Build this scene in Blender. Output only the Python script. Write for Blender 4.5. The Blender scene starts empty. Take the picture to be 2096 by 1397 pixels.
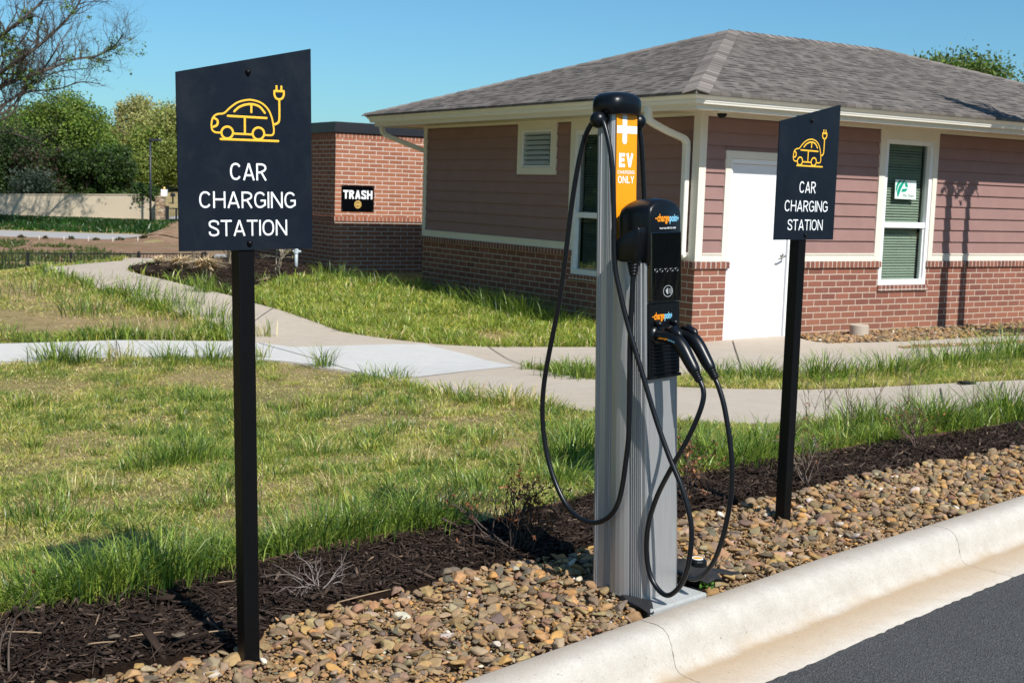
import bpy, bmesh, math, random
import numpy as np
from mathutils import Vector, Matrix
from mathutils.geometry import delaunay_2d_cdt

# ------------------------------------------------------------------ camera, sky, sun
sc = bpy.context.scene
col = sc.collection
rnd = random.Random(11)
rng = np.random.default_rng(11)
EYE = 1.6
FPX, CX, CY = 2632.62, 1048.0, 698.5            # focal length and centre in photo pixels
yaw, pitch, roll = 0.99800872, 0.11603813, 0.03179168
_cp, _sp, _cr, _sr = math.cos(pitch), math.sin(pitch), math.cos(roll), math.sin(roll)
RC = np.array([[_cr, -_sr, 0], [_sr, _cr, 0], [0, 0, 1]]) @ np.array([[1, 0, 0], [0, -_sp, -_cp], [0, _cp, -_sp]])
cam = bpy.data.cameras.new('camera')
cam.sensor_width = 36
cam.lens = 36 * FPX / 2096
cam.clip_start = 0.05
cam.clip_end = 3000
cam.dof.use_dof = True
cam.dof.focus_distance = 4.9
cam.dof.aperture_fstop = 11
camo = bpy.data.objects.new('camera', cam)
col.objects.link(camo)
camo.matrix_world = Matrix(((RC[0][0], -RC[1][0], -RC[2][0], 0), (RC[0][1], -RC[1][1], -RC[2][1], 0),
                            (RC[0][2], -RC[1][2], -RC[2][2], EYE), (0, 0, 0, 1)))
sc.camera = camo
U = np.array([math.sin(yaw), math.cos(yaw), 0])   # along the sunlit front of the building
L = np.array([-math.cos(yaw), math.sin(yaw), 0])  # into the building
SUN = -L + np.array([0, 0, 1.05]) + 0.0 * U
SUN = SUN / np.linalg.norm(SUN)
sun = bpy.data.lights.new('sun', 'SUN')
sun.energy = 5.0
sun.angle = math.radians(0.53)
sun.color = (1.0, 0.965, 0.91)
suno = bpy.data.objects.new('sun', sun)
col.objects.link(suno)
suno.rotation_euler = Vector(SUN).to_track_quat('Z', 'Y').to_euler()
suno.location = (5, -5, 12)
world = bpy.data.worlds.new('World')
sc.world = world
world.use_nodes = True
wn = world.node_tree
sky = wn.nodes.new('ShaderNodeTexSky')
sky.sky_type = 'NISHITA'
sky.sun_disc = False
sky.sun_elevation = math.asin(SUN[2])
sky.sun_rotation = math.atan2(SUN[0], SUN[1])
sky.air_density = 1.0
sky.dust_density = 0.6
sky.ozone_density = 1.5
tint = wn.nodes.new('ShaderNodeMix')
tint.data_type = 'RGBA'
tint.blend_type = 'MULTIPLY'
tint.inputs['Factor'].default_value = 1.0
tint.inputs['B'].default_value = (0.63, 1.10, 1.36, 1)
bg = wn.nodes['Background']
bg.inputs['Strength'].default_value = 0.072
wn.links.new(sky.outputs['Color'], tint.inputs['A'])
wn.links.new(tint.outputs['Result'], bg.inputs['Color'])
sc.view_settings.view_transform = 'Standard'
sc.view_settings.look = 'None'
sc.view_settings.exposure = 0.28
sc.view_settings.gamma = 1.0
sc.view_settings.use_curve_mapping = False
sc.cycles.max_bounces = 8
sc.cycles.transparent_max_bounces = 12

# ------------------------------------------------------------------ geometry of the place
O0 = np.array([2.115, 15.113, -0.12])             # building corner on the ground


def smooth(x, a, b):
    t = np.clip((np.asarray(x, float) - a) / (b - a), 0, 1)
    return t * t * (3 - 2 * t)


def kd(x, y):                                      # distance from the kerb line, away from the road
    return 0.70711 * ((y - 4.606) - (x - 0.753))


def T(x, y):                                       # height of the ground
    x = np.asarray(x, float)
    y = np.asarray(y, float)
    d = kd(x, y)
    b = np.interp(d, [-50, -0.34, -0.16, 1.3, 3.6, 6.5, 300], [-0.3, -0.3, 0.12, 0.15, 0.02, -0.12, -0.12])
    lc = (x - O0[0]) * L[0] + (y - O0[1]) * L[1]
    b = b + 0.21 * smooth(lc, 0, 9) * smooth(d, 4, 7)
    t = smooth(y, 24.0, 40)
    b = b - 0.19 * np.maximum(0, -7.4 - x) * smooth(y, 18, 27) * (1 - t)
    b = b * (1 - t) + (-2.3) * t
    b = b + 0.9 * smooth(y, 90, 97.5) + 2.6 * smooth(y, 99, 150)
    b = b + 0.85 * np.exp(-(((x + 22.6) / 1.5) ** 2 + ((y - 86) / 5.0) ** 2))
    b = b + 0.012 * np.sin(x * 2.1 + 1.3) * np.sin(y * 1.7) * smooth(d, 1.5, 2.5)
    return b


def ray(px, py):
    return RC.T @ np.array([(px - CX) / FPX, (py - CY) / FPX, 1.0])


def at_z(px, py, z):                               # on the horizontal plane of world height z
    d = ray(px, py)
    p = d * ((z - EYE) / d[2])
    return np.array([p[0], p[1], z])


def at_y(px, py, Y):
    d = ray(px, py)
    p = d * (Y / d[1])
    return np.array([p[0], p[1], p[2] + EYE])


def on_plane(px, py, P, n):
    d = ray(px, py)
    e = np.array([0, 0, EYE])
    return e + d * (((np.asarray(P) - e) @ n) / (d @ n))


def G(px, py, dz=0.0):                             # on the ground
    d = ray(px, py)
    lo, hi = 1.5, 160.0
    ts = np.geomspace(lo, hi, 900)
    X, Y, Z = d[0] * ts / d[1], ts, EYE + d[2] * ts / d[1]
    below = np.nonzero(Z <= T(X, Y) + dz)[0]
    i = below[0] if len(below) else len(ts) - 1
    a, b = ts[max(i - 1, 0)], ts[i]
    for _ in range(30):
        m = 0.5 * (a + b)
        if EYE + d[2] * m / d[1] <= T(d[0] * m / d[1], m) + dz:
            b = m
        else:
            a = m
    return np.array([d[0] * b / d[1], b, float(T(d[0] * b / d[1], b)) + dz])


def project(x, y, z):
    P = np.stack([x, y, np.asarray(z) - EYE])
    c = RC @ P
    return CX + FPX * c[0] / c[2], CY + FPX * c[1] / c[2], c[2]


# ------------------------------------------------------------------ mesh helpers
class MB:
    def __init__(s):
        s.v, s.f = [], []

    def add(s, vs, fs):
        o = len(s.v)
        s.v += [tuple(map(float, v)) for v in vs]
        s.f += [[i + o for i in f] for f in fs]
        return s

    def box(s, x0, x1, y0, y1, z0, z1):
        return s.add([(x0, y0, z0), (x1, y0, z0), (x1, y1, z0), (x0, y1, z0), (x0, y0, z1), (x1, y0, z1), (x1, y1, z1), (x0, y1, z1)],
                     [(0, 3, 2, 1), (4, 5, 6, 7), (0, 1, 5, 4), (1, 2, 6, 5), (2, 3, 7, 6), (3, 0, 4, 7)])

    def prism(s, poly, lo, hi, axis):              # poly in the two other axes, in order (xy -> z, xz -> y, yz -> x)
        n = len(poly)
        def P(a, b, c):
            return {'z': (a, b, c), 'y': (a, c, b), 'x': (c, a, b)}[axis]
        vs = [P(a, b, lo) for a, b in poly] + [P(a, b, hi) for a, b in poly]
        fs = [list(range(n))[::-1], list(range(n, 2 * n))] + [(i, (i + 1) % n, n + (i + 1) % n, n + i) for i in range(n)]
        return s.add(vs, fs)

    def loft(s, rings, cap=True, closed=True):
        n = len(rings[0])
        vs = [p for r in rings for p in r]
        fs = []
        for k in range(len(rings) - 1):
            for i in range(n if closed else n - 1):
                j = (i + 1) % n
                fs.append((k * n + i, k * n + j, (k + 1) * n + j, (k + 1) * n + i))
        if cap:
            fs.append(list(range(n))[::-1])
            fs.append([(len(rings) - 1) * n + i for i in range(n)])
        return s.add(vs, fs)

    def tube(s, pts, r, n=8, cap=True):
        pts = [Vector(p) for p in pts]
        m = len(pts)
        rs = r if hasattr(r, '__len__') else [r] * m
        tang = [(pts[min(i + 1, m - 1)] - pts[max(i - 1, 0)]).normalized() for i in range(m)]
        up = Vector((0, 0, 1)) if abs(tang[0].z) < 0.9 else Vector((1, 0, 0))
        a = tang[0].cross(up).normalized()
        rings = []
        for i in range(m):
            a = (a - tang[i] * a.dot(tang[i]))
            a = a.normalized() if a.length > 1e-6 else tang[i].orthogonal().normalized()
            b = tang[i].cross(a)
            rings.append([tuple(pts[i] + (a * math.cos(2 * math.pi * k / n) + b * math.sin(2 * math.pi * k / n)) * rs[i]) for k in range(n)])
        return s.loft(rings, cap)

    def ball(s, c, r, n=12, m=8, sq=(1, 1, 1), half=False):
        rings = []
        for i in range(m + 1):
            t = math.pi * (-0.5 + i / m)
            rr, z = max(math.cos(t), 0.02) * r, math.sin(t) * r
            rings.append([(c[0] + rr * math.cos(2 * math.pi * k / n) * sq[0], c[1] + rr * math.sin(2 * math.pi * k / n) * sq[1], c[2] + z * sq[2]) for k in range(n)])
        return s.loft(rings)

    def build(s, name, m, parent=None, shade=False, bevel=0.0, recalc=True):
        me = bpy.data.meshes.new(name)
        me.from_pydata(s.v, [], s.f)
        me.update()
        if recalc:
            bm = bmesh.new()
            bm.from_mesh(me)
            bmesh.ops.recalc_face_normals(bm, faces=bm.faces)
            bm.to_mesh(me)
            bm.free()
        if shade:
            me.polygons.foreach_set('use_smooth', [True] * len(me.polygons))
        o = bpy.data.objects.new(name, me)
        col.objects.link(o)
        if m:
            me.materials.append(m)
        if parent:
            o.parent = parent
        if bevel:
            b = o.modifiers.new('bevel', 'BEVEL')
            b.width = bevel
            b.segments = 2
            b.limit_method = 'ANGLE'
            b.angle_limit = math.radians(40)
        return o


def np_mesh(name, V, loops, sizes, m, parent=None, tint=None, shade=False):
    me = bpy.data.meshes.new(name)
    V = np.asarray(V, np.float32)
    loops = np.asarray(loops, np.int32)
    sizes = np.asarray(sizes, np.int32)
    me.vertices.add(len(V))
    me.vertices.foreach_set('co', V.ravel())
    me.loops.add(len(loops))
    me.loops.foreach_set('vertex_index', loops)
    me.polygons.add(len(sizes))
    me.polygons.foreach_set('loop_start', np.concatenate([[0], np.cumsum(sizes)[:-1]]).astype(np.int32))
    me.polygons.foreach_set('loop_total', sizes)
    if shade:
        me.polygons.foreach_set('use_smooth', np.ones(len(sizes), bool))
    me.update(calc_edges=True)
    if tint is not None:
        ca = me.color_attributes.new('tint', 'FLOAT_COLOR', 'POINT')
        c = np.ones((len(V), 4), np.float32)
        c[:, :3] = tint
        ca.data.foreach_set('color', c.ravel())
    me.materials.append(m)
    o = bpy.data.objects.new(name, me)
    col.objects.link(o)
    if parent:
        o.parent = parent
    return o


def tag(o, label=None, cat=None, group=None, kind=None):
    if label:
        o['label'] = label
    if cat:
        o['category'] = cat
    if group:
        o['group'] = group
    if kind:
        o['kind'] = kind
    return o


def thing(name, label, cat, loc=(0, 0, 0), rotz=0.0, group=None, matrix=None):
    o = bpy.data.objects.new(name, None)
    o.empty_display_size = 0.2
    col.objects.link(o)
    if matrix is not None:
        o.matrix_world = matrix
    else:
        o.location = tuple(map(float, loc))
        o.rotation_euler = (0, 0, rotz)
    return tag(o, label, cat, group)


def copy_tree(o, parent=None):
    c = o.copy()
    col.objects.link(c)
    if parent:
        c.parent = parent
    for ch in [k for k in bpy.data.objects if k.parent == o and k != c]:
        copy_tree(ch, c)
    return c


def lean_matrix(P, rotz, lean):                    # a thing at P turned by rotz and leaning to the left by lean
    ax = Vector((0, 0, 1)).cross(Vector((-0.996, 0.087, 0)))
    return Matrix.Translation(Vector(P)) @ Matrix.Rotation(lean, 4, ax) @ Matrix.Rotation(rotz, 4, 'Z')


def text_mesh(body, offset=0.0):
    cu = bpy.data.curves.new('lettering_source', 'FONT')
    cu.body = body
    cu.offset = offset
    cu.resolution_u = 4
    ob = bpy.data.objects.new('lettering_source', cu)
    col.objects.link(ob)
    dg = bpy.context.evaluated_depsgraph_get()
    me = bpy.data.meshes.new_from_object(ob.evaluated_get(dg))
    vs = np.array([v.co[:] for v in me.vertices])
    fs = [list(p.vertices) for p in me.polygons]
    bpy.data.objects.remove(ob)
    bpy.data.curves.remove(cu)
    bpy.data.meshes.remove(me)
    vs[:, :2] -= vs[:, :2].min(0)
    vs[:, :2] /= vs[:, :2].max(0)
    return vs, fs


def put_text(mb, body, x0, x1, z0, z1, y, offset=0.0):
    vs, fs = text_mesh(body, offset)
    mb.add([(x0 + v[0] * (x1 - x0), y, z0 + v[1] * (z1 - z0)) for v in vs], fs)


def put_strokes(mb, body, x0, x1, z0, z1, y, t=.135):
    """plain sans capitals drawn as flat ribbons of even width"""
    def arc(w, a0, a1, n=18, cy=.5, ry=None):
        rx, ry = w / 2 - t / 2, (ry or .5) - t / 2
        out = []
        for a in np.linspace(math.radians(a0), math.radians(a1), n):
            c, s = math.cos(a), math.sin(a)
            out.append((w / 2 + rx * math.copysign(abs(c) ** .88, c), cy + ry * math.copysign(abs(s) ** .88, s)))
        return out
    h = t / 2
    W = {'C': .66, 'A': .70, 'R': .62, 'H': .68, 'G': .67, 'I': t, 'N': .69, 'S': .60, 'T': .62, 'O': .70, 'E': .52, 'V': .66, 'L': .50, 'Y': .64}
    def glyph(c):
        w = W[c]
        if c == 'C': return [arc(w, 36, 324)]
        if c == 'G': return [arc(w, 36, 306) + [(w - h, .20), (w - h, .46), (w * .54, .46)]]
        if c == 'O': return [arc(w, 0, 360, 29)]
        if c == 'A': return [[(h * 1.05, 0), (w / 2, .985)], [(w - h * 1.05, 0), (w / 2, .985)], [(w * .24, .29), (w * .76, .29)]]
        if c == 'R': return [[(h, 0), (h, 1)], [(h, 1 - h), (w * .5, 1 - h)] + [(w * .5 + (w * .5 - h - .01) * math.sin(a), .735 + (.265 - h) * math.cos(a)) for a in np.linspace(.2, math.pi - .2, 9)] + [(w * .5, .47 + h * .0), (h, .47)], [(w * .50, .47), (w - h * .9, 0)]]
        if c == 'H': return [[(h, 0), (h, 1)], [(w - h, 0), (w - h, 1)], [(h, .52), (w - h, .52)]]
        if c == 'I': return [[(h, 0), (h, 1)]]
        if c == 'N': return [[(h, 0), (h, 1)], [(w - h, 0), (w - h, 1)], [(h * 1.1, .97), (w - h * 1.1, .03)]]
        if c == 'S': return [[(p[0], p[1]) for p in catmull([(w - h, .71), (w * .84, .87), (w * .5, 1 - h), (w * .17, .88), (h * 1.1, .735), (w * .2, .61), (w * .5, .515), (w * .80, .40), (w - h * 1.05, .26), (w * .83, .12), (w * .5, h), (w * .17, .12), (h, .29)], 4)]]
        if c == 'T': return [[(0, 1 - h), (w, 1 - h)], [(w / 2, 0), (w / 2, 1 - h)]]
        if c == 'E': return [[(h, 0), (h, 1)], [(h, 1 - h), (w, 1 - h)], [(h, .52), (w * .9, .52)], [(h, h), (w, h)]]
        if c == 'V': return [[(h, 1), (w / 2, .02)], [(w - h, 1), (w / 2, .02)]]
        if c == 'L': return [[(h, 1), (h, 0)], [(h, h), (w, h)]]
        if c == 'Y': return [[(h, 1), (w / 2, .44)], [(w - h, 1), (w / 2, .44)], [(w / 2, 0), (w / 2, .46)]]
    gap = .075
    tot = sum(W[c] for c in body) + gap * (len(body) - 1)
    H = z1 - z0
    sx = (x1 - x0) / tot
    x, k = 0.0, 0
    for c in body:
        for line in glyph(c):
            P = np.array([(x0 + (x + a) * sx, z0 + b * H) for a, b in line])
            n = len(P)
            vs = []
            for i in range(n):
                d1 = P[i] - P[i - 1] if i else P[1] - P[0]
                d2 = P[i + 1] - P[i] if i < n - 1 else d1
                if i == 0 or i == n - 1:
                    d = d2 if i == 0 else d1
                    if c == 'O':
                        d = P[1] - P[-2]
                else:
                    d = d1 / np.linalg.norm(d1) + d2 / np.linalg.norm(d2)
                d = d / np.linalg.norm(d)
                nn = np.array([-d[1], d[0]])
                m = 1 / max(.5, abs(float(nn @ (np.array([-d1[1], d1[0]]) / np.linalg.norm(d1)))))
                for s in (1, -1):
                    q = P[i] + nn * s * m * t * H / 2
                    vs.append((q[0], y - k * .00004, q[1]))
            mb.add(vs, [(2 * i, 2 * i + 1, 2 * i + 3, 2 * i + 2) for i in range(n - 1)])
            k += 1
        x += W[c] + gap


def catmull(pts, k=8):
    P = [np.array(p, float) for p in pts]
    P = [2 * P[0] - P[1]] + P + [2 * P[-1] - P[-2]]
    out = []
    for i in range(1, len(P) - 2):
        for j in range(k):
            t = j / k
            out.append(0.5 * ((2 * P[i]) + (P[i + 1] - P[i - 1]) * t + (2 * P[i - 1] - 5 * P[i] + 4 * P[i + 1] - P[i + 2]) * t * t
                              + (3 * P[i] - P[i - 1] - 3 * P[i + 1] + P[i + 2]) * t ** 3))
    out.append(P[-2])
    return out


def inside(P, poly):
    x, y = P[:, 0], P[:, 1]
    c = np.zeros(len(P), bool)
    q = np.asarray(poly)[:, :2]
    for i in range(len(q)):
        x1, y1 = q[i - 1]
        x2, y2 = q[i]
        if y1 == y2:
            continue
        c ^= ((y1 > y) != (y2 > y)) & (x < (x2 - x1) * (y - y1) / (y2 - y1) + x1)
    return c


def edge_dist(P, line, closed=False):
    q = np.asarray(line)[:, :2]
    if closed:
        q = np.vstack([q, q[:1]])
    best = np.full(len(P), 1e9)
    for a, b in zip(q[:-1], q[1:]):
        ab = b - a
        t = np.clip(((P[:, :2] - a) @ ab) / max(ab @ ab, 1e-12), 0, 1)
        best = np.minimum(best, np.hypot(P[:, 0] - a[0] - t * ab[0], P[:, 1] - a[1] - t * ab[1]))
    return best


def vnoise(x, y, s, seed=0):                       # smooth value noise in 0..1
    g = np.random.default_rng(seed).random((64, 64))
    x = np.asarray(x) / s + 100
    y = np.asarray(y) / s + 100
    i, j = np.floor(x).astype(int), np.floor(y).astype(int)
    fx, fy = x - i, y - j
    fx, fy = fx * fx * (3 - 2 * fx), fy * fy * (3 - 2 * fy)
    a, b, c, d = g[i % 64, j % 64], g[(i + 1) % 64, j % 64], g[i % 64, (j + 1) % 64], g[(i + 1) % 64, (j + 1) % 64]
    return (a * (1 - fx) + b * fx) * (1 - fy) + (c * (1 - fx) + d * fx) * fy


def drape(name, poly, m, off, step=0.3, skirt=0.08, extra=None, parent=None):
    q = np.asarray(poly)[:, :2]
    pts = []
    for a, b in zip(q, np.roll(q, -1, 0)):         # outline cut into short pieces
        n = max(1, int(np.hypot(*(b - a)) / step))
        pts += [a + (b - a) * k / n for k in range(n)]
    nb = len(pts)
    lo, hi = q.min(0), q.max(0)
    gx, gy = np.meshgrid(np.arange(lo[0], hi[0], step), np.arange(lo[1], hi[1], step))
    g = np.stack([gx.ravel(), gy.ravel()], 1)
    g = g[inside(g, q)]
    if len(g):
        g = g[edge_dist(g, pts, True) > step * 0.3]
    allp = [Vector((float(p[0]), float(p[1]))) for p in pts] + [Vector((float(p[0]), float(p[1]))) for p in g]
    vo, _, fo, *_ = delaunay_2d_cdt(allp, [(i, (i + 1) % nb) for i in range(nb)], [], 1, 1e-5)
    A = np.array([[v[0], v[1]] for v in vo])
    Z = T(A[:, 0], A[:, 1]) + off
    if extra:
        Z = Z + extra(A[:, 0], A[:, 1])
    mb = MB()
    mb.add(np.column_stack([A, Z]), fo)
    if skirt:
        for i in range(nb):
            a, b = pts[i], pts[(i + 1) % nb]
            za, zb = float(T(*a)) + off, float(T(*b)) + off
            if extra:
                za += float(extra(*a)); zb += float(extra(*b))
            mb.add([(a[0], a[1], za), (b[0], b[1], zb), (b[0], b[1], zb - skirt), (a[0], a[1], za - skirt)], [(0, 1, 2, 3)])
    o = mb.build(name, m, parent)
    return o

# ------------------------------------------------------------------ materials
class NT:
    def __init__(s, name):
        s.m = bpy.data.materials.new(name)
        s.m.use_nodes = True
        s.t = s.m.node_tree
        s.b = s.t.nodes['Principled BSDF']
        s.out = s.t.nodes['Material Output']

    def n(s, kind, **kw):
        x = s.t.nodes.new('ShaderNode' + kind)
        for k, v in kw.items():
            if k in x.inputs.keys():
                x.inputs[k].default_value = v
            else:
                setattr(x, k, v)
        return x

    def l(s, a, b):
        s.t.links.new(a, b)

    def coord(s, which='Object'):
        if not hasattr(s, 'tc'):
            s.tc = s.n('TexCoord')
        return s.tc.outputs[which]

    def noise(s, scale, detail=4, rough=0.55, vec=None, out='Fac', dist=0.0):
        x = s.n('TexNoise', Scale=scale, Detail=detail, Roughness=rough, Distortion=dist)
        s.l(vec if vec is not None else s.coord(), x.inputs['Vector'])
        return x.outputs[out]

    def ramp(s, fac, stops, interp='LINEAR'):
        r = s.n('ValToRGB')
        r.color_ramp.interpolation = interp
        e = r.color_ramp.elements
        while len(e) < len(stops):
            e.new(0.5)
        for k, (p, c) in zip(e, stops):
            k.position = p
            k.color = (*c, 1) if hasattr(c, '__len__') else (c, c, c, 1)
        s.l(fac, r.inputs['Fac'])
        return r.outputs['Color']

    def mix(s, fac, a, b, mode='MIX'):
        x = s.n('Mix', data_type='RGBA', blend_type=mode)
        for v, k in ((fac, 'Factor'), (a, 'A'), (b, 'B')):
            i = [q for q in x.inputs if q.name == k and (q.type == 'RGBA' or k == 'Factor' and q.type == 'VALUE')][0]
            if hasattr(v, 'is_output'):
                s.l(v, i)
            elif k == 'Factor':
                i.default_value = v
            else:
                i.default_value = (*v, 1)
        return [q for q in x.outputs if q.type == 'RGBA'][0]

    def math(s, op, a, b=0.0, c=None):
        x = s.n('Math', operation=op)
        for i, v in enumerate((a, b) if c is None else (a, b, c)):
            if hasattr(v, 'is_output'):
                s.l(v, x.inputs[i])
            else:
                x.inputs[i].default_value = v
        return x.outputs[0]

    def color(s, c):
        if hasattr(c, 'is_output'):
            s.l(c, s.b.inputs['Base Color'])
        else:
            s.b.inputs['Base Color'].default_value = (*c, 1)
        return s

    def bump(s, h, strength=0.3, dist=0.01):
        x = s.n('Bump', Strength=strength, Distance=dist)
        s.l(h, x.inputs['Height'])
        if s.b.inputs['Normal'].is_linked:
            s.l(s.b.inputs['Normal'].links[0].from_socket, x.inputs['Normal'])
        s.l(x.outputs['Normal'], s.b.inputs['Normal'])
        return s

    def set(s, rough=0.6, metal=0.0, spec=0.5, coat=0.0):
        if hasattr(rough, 'is_output'):
            s.l(rough, s.b.inputs['Roughness'])
        else:
            s.b.inputs['Roughness'].default_value = rough
        s.b.inputs['Metallic'].default_value = metal
        s.b.inputs['Specular IOR Level'].default_value = spec
        s.b.inputs['Coat Weight'].default_value = coat
        return s


def paint(name, c, rough=0.45, var=0.06, scale=6.0, metal=0.0, spec=0.5, bump=0.0):
    t = NT(name)
    f = t.noise(scale, 5)
    lo = tuple(x * (1 - var) for x in c)
    hi = tuple(min(1, x * (1 + var)) for x in c)
    t.color(t.ramp(f, [(0.3, lo), (0.7, hi)])).set(rough, metal, spec)
    if bump:
        t.bump(t.noise(220, 2), bump, 0.002)
    return t.m


def face_coords(t, along_slope=1.0):
    """vector (along the wall, height, 0) whichever way the wall faces"""
    g = t.coord('Normal')
    sn = t.n('SeparateXYZ'); t.l(g, sn.inputs[0])
    sp = t.n('SeparateXYZ'); t.l(t.coord('Object'), sp.inputs[0])
    k = t.math('GREATER_THAN', t.math('ABSOLUTE', sn.outputs[0]), t.math('ABSOLUTE', sn.outputs[1]))
    mx = t.n('Mix', data_type='FLOAT')
    t.l(k, mx.inputs[0]); t.l(sp.outputs[0], mx.inputs[2]); t.l(sp.outputs[1], mx.inputs[3])
    my = t.n('Mix', data_type='FLOAT')
    t.l(k, my.inputs[0]); t.l(sp.outputs[1], my.inputs[2]); t.l(sp.outputs[0], my.inputs[3])
    return mx.outputs[0], my.outputs[0], sp.outputs[2]


def brick_mat(name, row, width, c1, c2, mortar, msize=0.0068, soldier=False, stain=0.5):
    t = NT(name)
    a, _, z = face_coords(t)
    wob = t.noise(2.6, 3)
    v = t.n('CombineXYZ')
    t.l(t.math('ADD', a, t.math('MULTIPLY', wob, 0.008)), v.inputs[0])
    t.l(t.math('ADD', z, t.math('MULTIPLY', wob, 0.006)), v.inputs[1])
    b = t.n('TexBrick', Scale=1.0)
    b.inputs['Mortar Size'].default_value = msize
    b.inputs['Mortar Smooth'].default_value = 0.25
    b.inputs['Bias'].default_value = -0.1
    b.inputs['Brick Width'].default_value = width
    b.inputs['Row Height'].default_value = row
    b.offset = 0.0 if soldier else 0.5
    b.inputs['Color1'].default_value = (*c1, 1)
    b.inputs['Color2'].default_value = (*c2, 1)
    b.inputs['Mortar'].default_value = (*mortar, 1)
    t.l(v.outputs[0], b.inputs['Vector'])
    fine = t.noise(70, 5, 0.7)
    c = t.mix(0.55, b.outputs['Color'], t.ramp(fine, [(0.25, 0.45), (0.75, 1.0)]), 'MULTIPLY')
    # lime bloom, a shape of its own on some bricks
    ef = t.ramp(t.noise(5.5, 6, 0.75, dist=0.6), [(0.60, 0.0), (0.74, 1.0)])
    c = t.mix(t.math('MULTIPLY', ef, 0.42 * stain), c, (0.55, 0.50, 0.46))
    # clay dust washed up along the foot of the wall
    dz = t.ramp(t.math('ADD', z, t.math('MULTIPLY', t.noise(3, 3), 0.25)), [(0.05, 1.0), (0.62, 0.0)])
    c = t.mix(t.math('MULTIPLY', dz, 0.32 * stain), c, (0.45, 0.25, 0.11))
    t.color(c).set(0.85, 0, 0.25)
    h = t.mix(0.25, b.outputs['Fac'], fine)
    x = t.n('Invert'); t.l(h, x.inputs['Color'])
    t.bump(x.outputs['Color'], 0.7, 0.008)
    return t.m


def shingle_mat(name):
    t = NT(name)
    a, r, z = face_coords(t)
    rs = t.math('MULTIPLY', r, 1.054)
    v = t.n('CombineXYZ'); t.l(a, v.inputs[0]); t.l(rs, v.inputs[1])
    def br(w, row, off, ms, c1, c2, mo):
        b = t.n('TexBrick', Scale=1.0)
        b.inputs['Mortar Size'].default_value = ms
        b.inputs['Mortar Smooth'].default_value = 0.3
        b.inputs['Brick Width'].default_value = w
        b.inputs['Row Height'].default_value = row
        b.offset = off; b.offset_frequency = 2
        b.inputs['Color1'].default_value = (*c1, 1); b.inputs['Color2'].default_value = (*c2, 1); b.inputs['Mortar'].default_value = (*mo, 1)
        t.l(v.outputs[0], b.inputs['Vector'])
        return b
    b1 = br(0.15, 0.142, 0.37, 0.004, (0.098, 0.084, 0.073), (0.185, 0.162, 0.142), (0.035, 0.030, 0.028))
    # dark dashes: shadow of the thick tabs painted into the colour, plus a bump
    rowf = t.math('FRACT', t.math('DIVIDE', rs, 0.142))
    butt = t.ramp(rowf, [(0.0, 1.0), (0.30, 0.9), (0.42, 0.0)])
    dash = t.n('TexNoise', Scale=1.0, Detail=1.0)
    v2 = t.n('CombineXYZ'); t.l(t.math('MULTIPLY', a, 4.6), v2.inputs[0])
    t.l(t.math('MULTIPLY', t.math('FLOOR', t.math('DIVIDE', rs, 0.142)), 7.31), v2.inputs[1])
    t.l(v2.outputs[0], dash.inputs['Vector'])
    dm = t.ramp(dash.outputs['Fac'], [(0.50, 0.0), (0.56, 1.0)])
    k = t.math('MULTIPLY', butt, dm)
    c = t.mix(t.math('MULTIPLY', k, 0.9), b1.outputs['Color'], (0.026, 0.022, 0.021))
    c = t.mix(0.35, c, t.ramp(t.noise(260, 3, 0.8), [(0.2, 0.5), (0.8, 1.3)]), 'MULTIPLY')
    c = t.mix(0.3, c, t.ramp(t.noise(0.9, 4), [(0.3, 0.9), (0.7, 1.06)]), 'MULTIPLY')
    t.color(c).set(0.95, 0, 0.2)
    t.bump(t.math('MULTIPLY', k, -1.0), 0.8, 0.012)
    t.bump(t.math('MULTIPLY', rowf, -1.0), 0.5, 0.008)
    t.bump(t.noise(300, 3), 0.4, 0.003)
    return t.m


def concrete_mat(name, c, var=0.12, stainc=(0.36, 0.26, 0.16), stain=0.25, coord='Object'):
    t = NT(name)
    big = t.noise(0.8, 5, 0.6)
    mid = t.noise(7, 6, 0.7)
    fine = t.noise(160, 4, 0.7)
    lo = tuple(x * (1 - var) for x in c); hi = tuple(min(1, x * (1 + var)) for x in c)
    k = t.ramp(mid, [(0.3, lo), (0.7, hi)])
    k = t.mix(t.math('MULTIPLY', t.ramp(big, [(0.42, 0.0), (0.72, 1.0)]), stain), k, stainc)
    k = t.mix(0.35, k, t.ramp(fine, [(0.38, 0.68), (0.56, 1.06)]), 'MULTIPLY')
    t.color(k).set(0.9, 0, 0.25)
    t.bump(fine, 0.25, 0.004)
    t.bump(mid, 0.2, 0.01)
    return t.m


def tint_mat(name, rough=0.7, spec=0.3, transl=0.0, var=0.0, scale=40.0, bump=0.0):
    t = NT(name)
    a = t.n('Attribute', attribute_name='tint')
    c = a.outputs['Color']
    if var:
        c = t.mix(var, c, t.ramp(t.noise(scale, 5, 0.7), [(0.25, 0.35), (0.75, 1.35)]), 'MULTIPLY')
    t.color(c).set(rough, 0, spec)
    if bump:
        t.bump(t.noise(scale * 2.5, 5, 0.7), bump, 0.004)
    if transl:
        tr = t.n('BsdfTranslucent')
        t.l(t.mix(1.0, c, (1.15, 1.25, 0.6), 'MULTIPLY'), tr.inputs['Color'])
        ms = t.n('MixShader'); ms.inputs[0].default_value = transl
        t.l(t.b.outputs[0], ms.inputs[1]); t.l(tr.outputs[0], ms.inputs[2]); t.l(ms.outputs[0], t.out.inputs['Surface'])
    return t.m


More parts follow.
